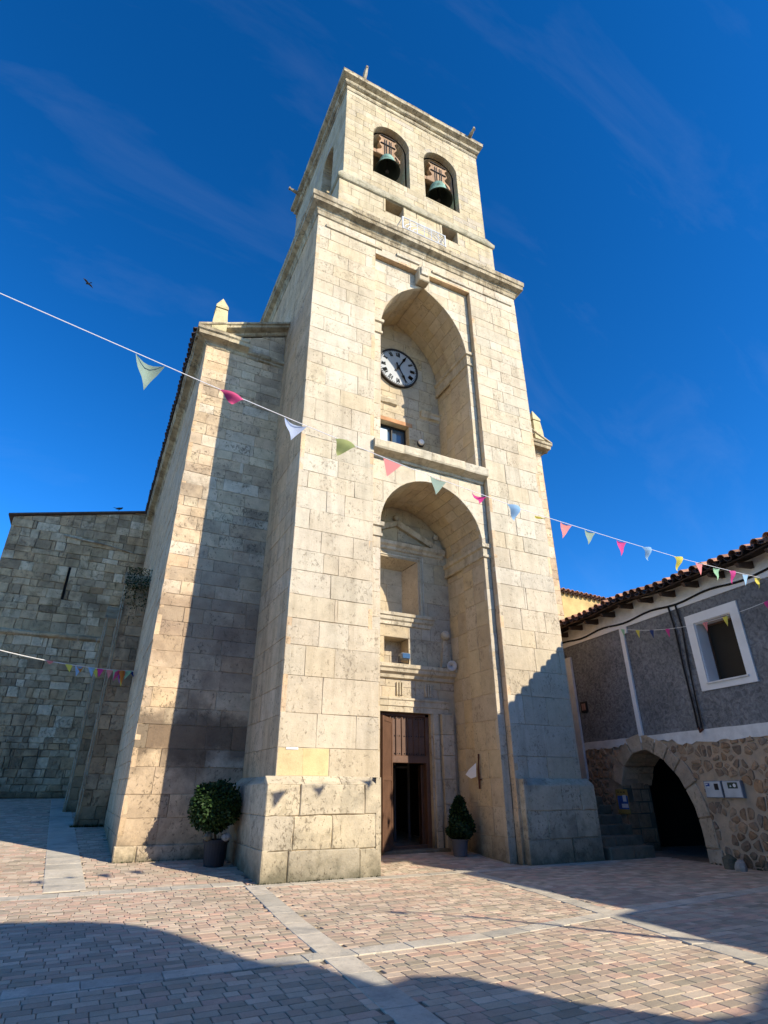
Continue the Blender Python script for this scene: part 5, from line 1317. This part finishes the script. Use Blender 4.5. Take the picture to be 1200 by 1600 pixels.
# left string to the nave wall, its end tangled
b2 = empty('bunting', (-6, 17, 5), 'short string of small pennants tangled near the nave wall on the left', 'bunting')
q0 = Vector((-5.2, 17.2, 5.55)); q1 = Vector((1.08, 20.6, 5.12)); P2 = [q0.lerp(q1, i/30)+Vector((0, 0, -4*.30*(i/30)*(1-i/30))) for i in range(31)]
m = MB(); m.tube(P2, .012, 4); m.build('cord', M['white'], b2)
def atp(P, t): x = t*(len(P)-1); i = min(int(x), len(P)-2); return P[i].lerp(P[i+1], x-i)
for k, t, h in (('salmon', .62, .1), ('yellow', .70, .22), ('blue', .745, .3), ('orange', .75, .2), ('blue', .80, .26), ('yellow', .815, .3), ('magenta', .84, .26), ('salmon', .885, .28), ('green', .915, .3), ('pink', .925, .35), ('purple', .93, .4), ('orange', .94, .45), ('magenta', .945, .3), ('yellow', .94, .5), ('pink', .955, .3), ('green', .975, .28), ('navy', .993, .2)):
    a, b = atp(P2, max(0, t-.017)), atp(P2, min(1, t+.017)); flag(a, b, h, CM[k], b2, (random.uniform(-.1, .1), random.uniform(-.1, .1)), curl=random.uniform(-.08, .08))
# string in front of the house window
b3 = empty('bunting', hp(0, 5.8, .4), 'short string of pennants hanging in front of the house window', 'bunting')
P3 = [hp(1.6-i*.2, 0, .38)+Vector((0, 0, 5.42+.75*((1.6-i*.2+2.4)/4.)**2*(1 if 1.6-i*.2 > -2.4 else .8))) for i in range(30)]
m = MB(); m.tube(P3, .006, 4); m.build('cord', M['white'], b3)
for k, s in (('yellow', .42), ('navy', -.1), ('magenta', -.66), ('salmon', -1.88), ('yellow', -2.48), ('magenta', -3.62), ('green', 1.0)):
    t = (1.6-s)/.2/29; a, b = atp(P3, t-.014), atp(P3, t+.014); flag(a, b, .24, CM[k], b3, (0, 0), curl=.02)

# ------------------------------------------------------------------ PLANTS
def foliage(n, fn, size, mat, parent, name='foliage'):
    m = MB()
    for _ in range(n):
        p, nrm = fn(); a = Vector((random.gauss(0, 1), random.gauss(0, 1), random.gauss(0, 1))).normalized(); d = (nrm*.9+a*.8).normalized(); s = d.cross(a).normalized(); L = size*random.uniform(.6, 1.3); w = L*.32
        m.add([p-s*w*.2, p+d*L*.5-s*w, p+d*L, p+d*L*.5+s*w], [(0, 1, 2, 3)], random.random())
    return m.build(name, mat, parent)
def pot(c, r, h, mat, parent):
    m = MB(); m.lathe([(r*.78, 0), (r*.95, h*.88), (r*1.05, h*.88), (r*1.05, h), (r*.95, h), (r*.9, h*.9), (0, h*.9)], c, 24); return m.build('pot', mat, parent)
t = empty('topiary_ball', (3.0, 14.45, gz(3, 14.45)), 'clipped round box topiary in a dark pot in the corner left of the tower', 'potted plant')
c = Vector((2.98, 14.45, 1.29)); gzb = gz(3, 14.45)
def ballf():
    d = Vector((random.gauss(0, 1), random.gauss(0, 1), random.gauss(0, 1))).normalized(); r = .47*(1+.07*math.sin(7*d.x)*math.cos(6*d.y)+.03*math.sin(11*d.z))*(random.uniform(.72, 1.02) if random.random() < .96 else random.uniform(1.02, 1.14))
    return c+Vector((d.x*1.1, d.y, d.z))*r, d
foliage(9000, ballf, .075, M['box'], t); m = MB(); m.lathe([(0, -.42), (.3, -.3), (.42, 0), (.3, .3), (0, .42)], c, 12); m.build('inner_foliage', plain('inner twigs', (.012, .02, .008), .9), t)
pot((3.08, 14.45, gzb), .27, .5, M['pot'], t); m = MB(); m.tube([(3.08, 14.45, gzb+.4), (3.02, 14.45, .85), (2.98, 14.45, 1.1)], [.03, .025, .02]); m.build('trunk', M['bark'], t)
for x, y_, z, r, lab in ((2.86, 14.3, .7, .11, 'mossy greenish stone at the left of the topiary pot rim'), (3.24, 14.22, .68, .11, 'pale stone lying on the right of the topiary pot rim')):
    m = MB(); m.lathe([(0, -r*.8), (r*.8, -r*.5), (r, 0), (r*.7, r*.6), (0, r*.8)], (x, y_, z), 9)
    m.v = [(a+random.uniform(-.015, .015), b+random.uniform(-.015, .015), c_+random.uniform(-.015, .015)) for a, b, c_ in m.v]
    tag(m.build('loose_stone', M['rock'] if x > 3 else sm), lab, 'stone')
t = empty('conical_shrub', (9.2, 14.0, gz(9, 14)), 'small cone-shaped conifer in a grey pot right of the church door', 'potted plant')
def conef():
    z = random.random()**1.3; a = random.uniform(0, 2*pi); R2 = (.33*(1-z)**.7+.03)*(1+.18*math.sin(3*a+z*9))*random.uniform(.5, 1.05)
    R2 *= min(1, .55+z*3); p = Vector((9.2+R2*math.cos(a), 14.0+R2*math.sin(a), .48+z*.93)); return p, Vector((math.cos(a)*.6, math.sin(a)*.6, .9)).normalized()
foliage(6500, conef, .085, M['conif'], t); m = MB(); m.lathe([(0, .5), (.2, .6), (.22, .8), (.08, 1.2), (0, 1.35)], (9.2, 14, 0), 10); m.build('inner_foliage', plain('inner twigs dark', (.01, .018, .008), .9), t)
pot((9.15, 14.0, gz(9, 14)), .22, .38, M['potgrey'], t); m = MB(); m.tube([(9.18, 14, .4), (9.2, 14, .9)], [.03, .02]); m.build('trunk', M['bark'], t)
# stones at the foot of the house
for x, y_, r, lab in ((-1.0, .45, .17, 'upright mossy stone at the foot of the rubble wall'), (-1.35, .55, .13, 'rounded grey stone beside the upright one at the wall foot')):
    p = hp(x, r*.6, y_); m = MB(); m.lathe([(r*.9, -r*.7), (r, -.1*r), (r*.8, r*.6), (r*.3, r), (0, r*1.05)], p, 9); m.v = [(a+random.uniform(-.02, .02), b+random.uniform(-.02, .02), c_+random.uniform(-.02, .02)) for a, b, c_ in m.v]
    tag(m.build('loose_stone', sm if r > .15 else M['rock']), lab, 'stone')
# weeds and moss tufts at wall feet
m = MB()
def tuft(x, y_, z, n, h):
    for _ in range(n):
        a = random.uniform(0, 2*pi); r = random.uniform(0, .05); p = Vector((x+r*math.cos(a), y_+r*math.sin(a), z)); d = Vector((math.cos(a)*.5, math.sin(a)*.5, 1)).normalized(); L = h*random.uniform(.4, 1); s = Vector((-math.sin(a), math.cos(a), 0))*.006
        m.add([p-s, p+s, p+d*L], [(0, 1, 2), (2, 1, 0)])
for _ in range(90): x = random.uniform(3.4, 6.1); tuft(x, 12.34, 0, 5, .05)
for _ in range(60): s = random.uniform(-4, 0); q = hp(s, 0, .06); tuft(q.x, q.y, 0, 6, .07)
for _ in range(50): x = random.uniform(.2, 1.1); tuft(x, 21.33, gz(0, 21.3), 8, .12)
for _ in range(60): x = random.uniform(1.1, 3.5); tuft(x, 15.28, gz(0, 15.28), 4, .05)
tag(m.build('weeds', M['box']), 'tiny weeds and moss along the wall feet', 'weeds', kind='stuff')
# creeper tufts on top of the nearer buttress
m = MB()
for _ in range(900):
    p = Vector((random.uniform(.28, 1.1), 21.36-random.uniform(0, .12), 8.9-abs(random.gauss(0, .7)))); d = Vector((random.gauss(0, .5), -.6, random.gauss(-.3, .5))).normalized(); s = d.cross(Vector((0, 0, 1)))*.03
    m.add([p-s, p+d*.05, p+s, p-d*.03], [(0, 1, 2, 3)])
tag(m.build('creeper', M['box']), 'dark creeping plant on top of the nearer buttress', 'creeper', kind='stuff')

# ------------------------------------------------------------------ BIRDS
def bird(loc, yaw, s, flying, lab):
    t = empty('bird', loc, lab, 'bird'); t.rotation_euler[2] = yaw; t.scale = (1, 1, 1)
    bm_ = plain('bird plumage', (.05, .045, .045), .8); m = MB()
    ax = Vector((math.cos(yaw), math.sin(yaw), 0)); sd = Vector((-ax.y, ax.x, 0)); L = Vector(loc)
    up = Vector((0, 0, 1)); tilt = .15 if flying else .5
    P = [L-ax*.16*s-up*.16*s*tilt, L-ax*.08*s-up*.06*s*tilt, L, L+ax*.09*s+up*.08*s*tilt, L+ax*.14*s+up*.13*s*tilt+up*(0 if flying else .03*s), L+ax*.18*s+up*.14*s*tilt+up*(0 if flying else .03*s)]
    m.tube(P, [.012*s, .045*s, .06*s, .045*s, .032*s, .006*s], 8); m.build('body', bm_, t, True)
    m = MB(); m.add([L-ax*.12*s-sd*.02*s, L-ax*.12*s+sd*.02*s, L-ax*.28*s+sd*.045*s-up*.1*s*tilt, L-ax*.28*s-sd*.045*s-up*.1*s*tilt], [(0, 1, 2, 3), (3, 2, 1, 0)]); m.build('tail', bm_, t)
    for k in (1, -1):
        m = MB()
        if flying: q = [L+ax*.06*s+sd*.03*s*k, L+ax*.1*s+sd*.2*s*k+up*.09*s, L+ax*.0*s+sd*.42*s*k+up*.02*s, L-ax*.05*s+sd*.2*s*k+up*.07*s, L-ax*.08*s+sd*.03*s*k]
        else: q = [L+ax*.06*s+sd*.055*s*k+up*.04*s, L+ax*.0*s+sd*.066*s*k+up*.04*s, L-ax*.2*s+sd*.03*s*k-up*.08*s, L-ax*.05*s+sd*.066*s*k-up*.03*s, L+ax*.05*s+sd*.06*s*k-up*.02*s]
        m.add([*q, *[p+up*.006 for p in q]], [(0, 1, 2, 3, 4), (9, 8, 7, 6, 5), (0, 5, 6, 1), (1, 6, 7, 2), (2, 7, 8, 3), (3, 8, 9, 4)]); m.build('wing', bm_, t)
    if not flying:
        m = MB()
        for k in (1, -1): m.tube([L+sd*.02*s*k-up*.05*s, L+sd*.02*s*k-up*.13*s], .006*s, 4)
        m.build('leg', bm_, t)
bird((-2.6, 15.1, 15.55), 2.4, .5, True, 'bird flying alone in the blue sky left of the tower')
bird((-.67, 30.9, 15.36), .4, 1.1, False, 'dark bird perched on the chapel roof edge')

# ------------------------------------------------------------------ BEHIND THE CAMERA: the houses whose shadows fall on the square
def plainhouse(name, loc, poly, y0, y1, lab, eave=.0, wcol=(.55, .50, .42)):
    t = empty(name, loc, lab, 'house'); m = MB(); n = len(poly)
    vs = [(x, y1, z) for x, z in poly]+[(x, y0, z) for x, z in poly]
    m.add(vs, [list(range(n))[::-1], [n+i for i in range(n)]]+[(i, (i+1) % n, n+(i+1) % n, n+i) for i in range(n)])
    m.build('wall', plain('rendered wall '+name, wcol, .9, .2, 8), t); return t
rear = [(-14, -.1), (9.25, -.1), (9.3, 4.7), (9.25, 5.0), (9.5, 5.7), (9.2, 5.85), (8.7, 5.75), (9.1, 6.45), (8.75, 6.5), (9.1, 7.2), (9.45, 7.9), (9.45, 8.35), (9.15, 8.62), (8.5, 8.85), (7.0, 8.9), (-14, 8.8)]
rh = plainhouse('town_house', (-2, -3, 0), [(x, z) for x, z in rear][::-1], -3.0, -11, 'tall rendered house closing the square behind the viewer')
lo = [(9.35, -.1), (12.2, -.1), (12.2, 5.05), (10.8, 4.8), (9.8, 4.55), (9.35, 4.62)]
rl2 = plainhouse('low_house', (10.8, -3.1, 0), lo[::-1], -3.1, -10, 'low rendered house beside the tall one behind the viewer')
for x in (-9, -5, -1, 3, 7):
    m = MB(); m.bbox((x-.5, -3.0, 4.2), (x+.5, -2.94, 5.7), .01); w_ = m.build('window', M['white'], rh); m = MB(); m.box((x-.4, -2.94, 4.3), (x+.4, -2.93, 5.6)); m.build('pane', M['glass'], w_)
# neighbours in the row of the stucco house (outside the frame)
nb = empty('row_house', hp(-7, 0), 'pale row house adjoining the grey stucco house outside the frame', 'house')
m = MB(); hbox(m, -6.55, -4.3, 0, 6.0, -6, 0); hbox(m, -11.4, -6.56, 0, 4.4, -6, 0); m.build('wall', M['whitew'], nb)
def slab_roof(mb, s0, z0, s1, z1):
    a, b, c, d = hp(s0, z0, .55), hp(s1, z1, .55), hp(s1, z1+.8, -3), hp(s0, z0+.8, -3); e, f = hp(s1, z1, -6.5), hp(s0, z0, -6.5)
    mb.add([a, b, c, d, e, f], [(0, 1, 2, 3), (3, 2, 1, 0), (3, 2, 4, 5), (5, 4, 2, 3)])
m = MB(); slab_roof(m, -11.4, 4.45, -6.56, 5.0); slab_roof(m, -6.55, 6.1, -4.3, 6.15); m.build('roof', M['terracotta'], nb)
nb2 = empty('row_house', hp(-13.5, 0), 'second pale row house farther along the side of the square outside the frame', 'house')
m = MB(); hbox(m, -16.5, -11.45, 0, 4.85, -6, 0); m.build('wall', M['whitew'], nb2)
m = MB(); slab_roof(m, -16.5, 4.75, -11.4, 5.0); m.build('roof', M['terracotta'], nb2)
# lamp post just outside the frame on the right; its thin shadow crosses the paving
t = empty('lamp_post', (10.35, .6, 0), 'slim dark street lamp post outside the frame on the right', 'lamp post')
m = MB(); m.lathe([(.09, 0), (.09, .5), (.05, .6), (.035, 4.9), (.0, 4.95)], (10.35, .6, 0), 10); m.build('post', M['iron'], t)
m = MB(); m.tube([(10.35, .6, 4.7), (10.0, .9, 5.1), (9.7, 1.1, 5.1)], .025, 6); m.build('arm', M['iron'], t)
m = MB(); m.lathe([(.03, .05), (.06, 0), (.05, -.12), (.0, -.13)], (9.7, 1.1, 5.05), 10); m.build('lantern', M['iron'], t)
for a, b, lab in (((10.35, .6, 4.85), (12.75, -3.0, 4.7), 'lower'), ((10.35, .6, 4.6), (12.7, -3.3, 4.3), 'upper')):
    t = empty('overhead_cable', a, 'black cable from the lamp post to the row house, '+lab+' of two, outside the frame', 'cable', 'cables of the street lamp')
    m = MB(); m.tube([Vector(a).lerp(Vector(b), k/10)+Vector((0, 0, -.2*math.sin(pi*k/10))) for k in range(11)], .022, 5); m.build('wire', M['black'], t)

S.cycles.max_bounces = 8; S.cycles.diffuse_bounces = 6; S.cycles.glossy_bounces = 2
S.render.resolution_x = 768; S.render.resolution_y = 1024
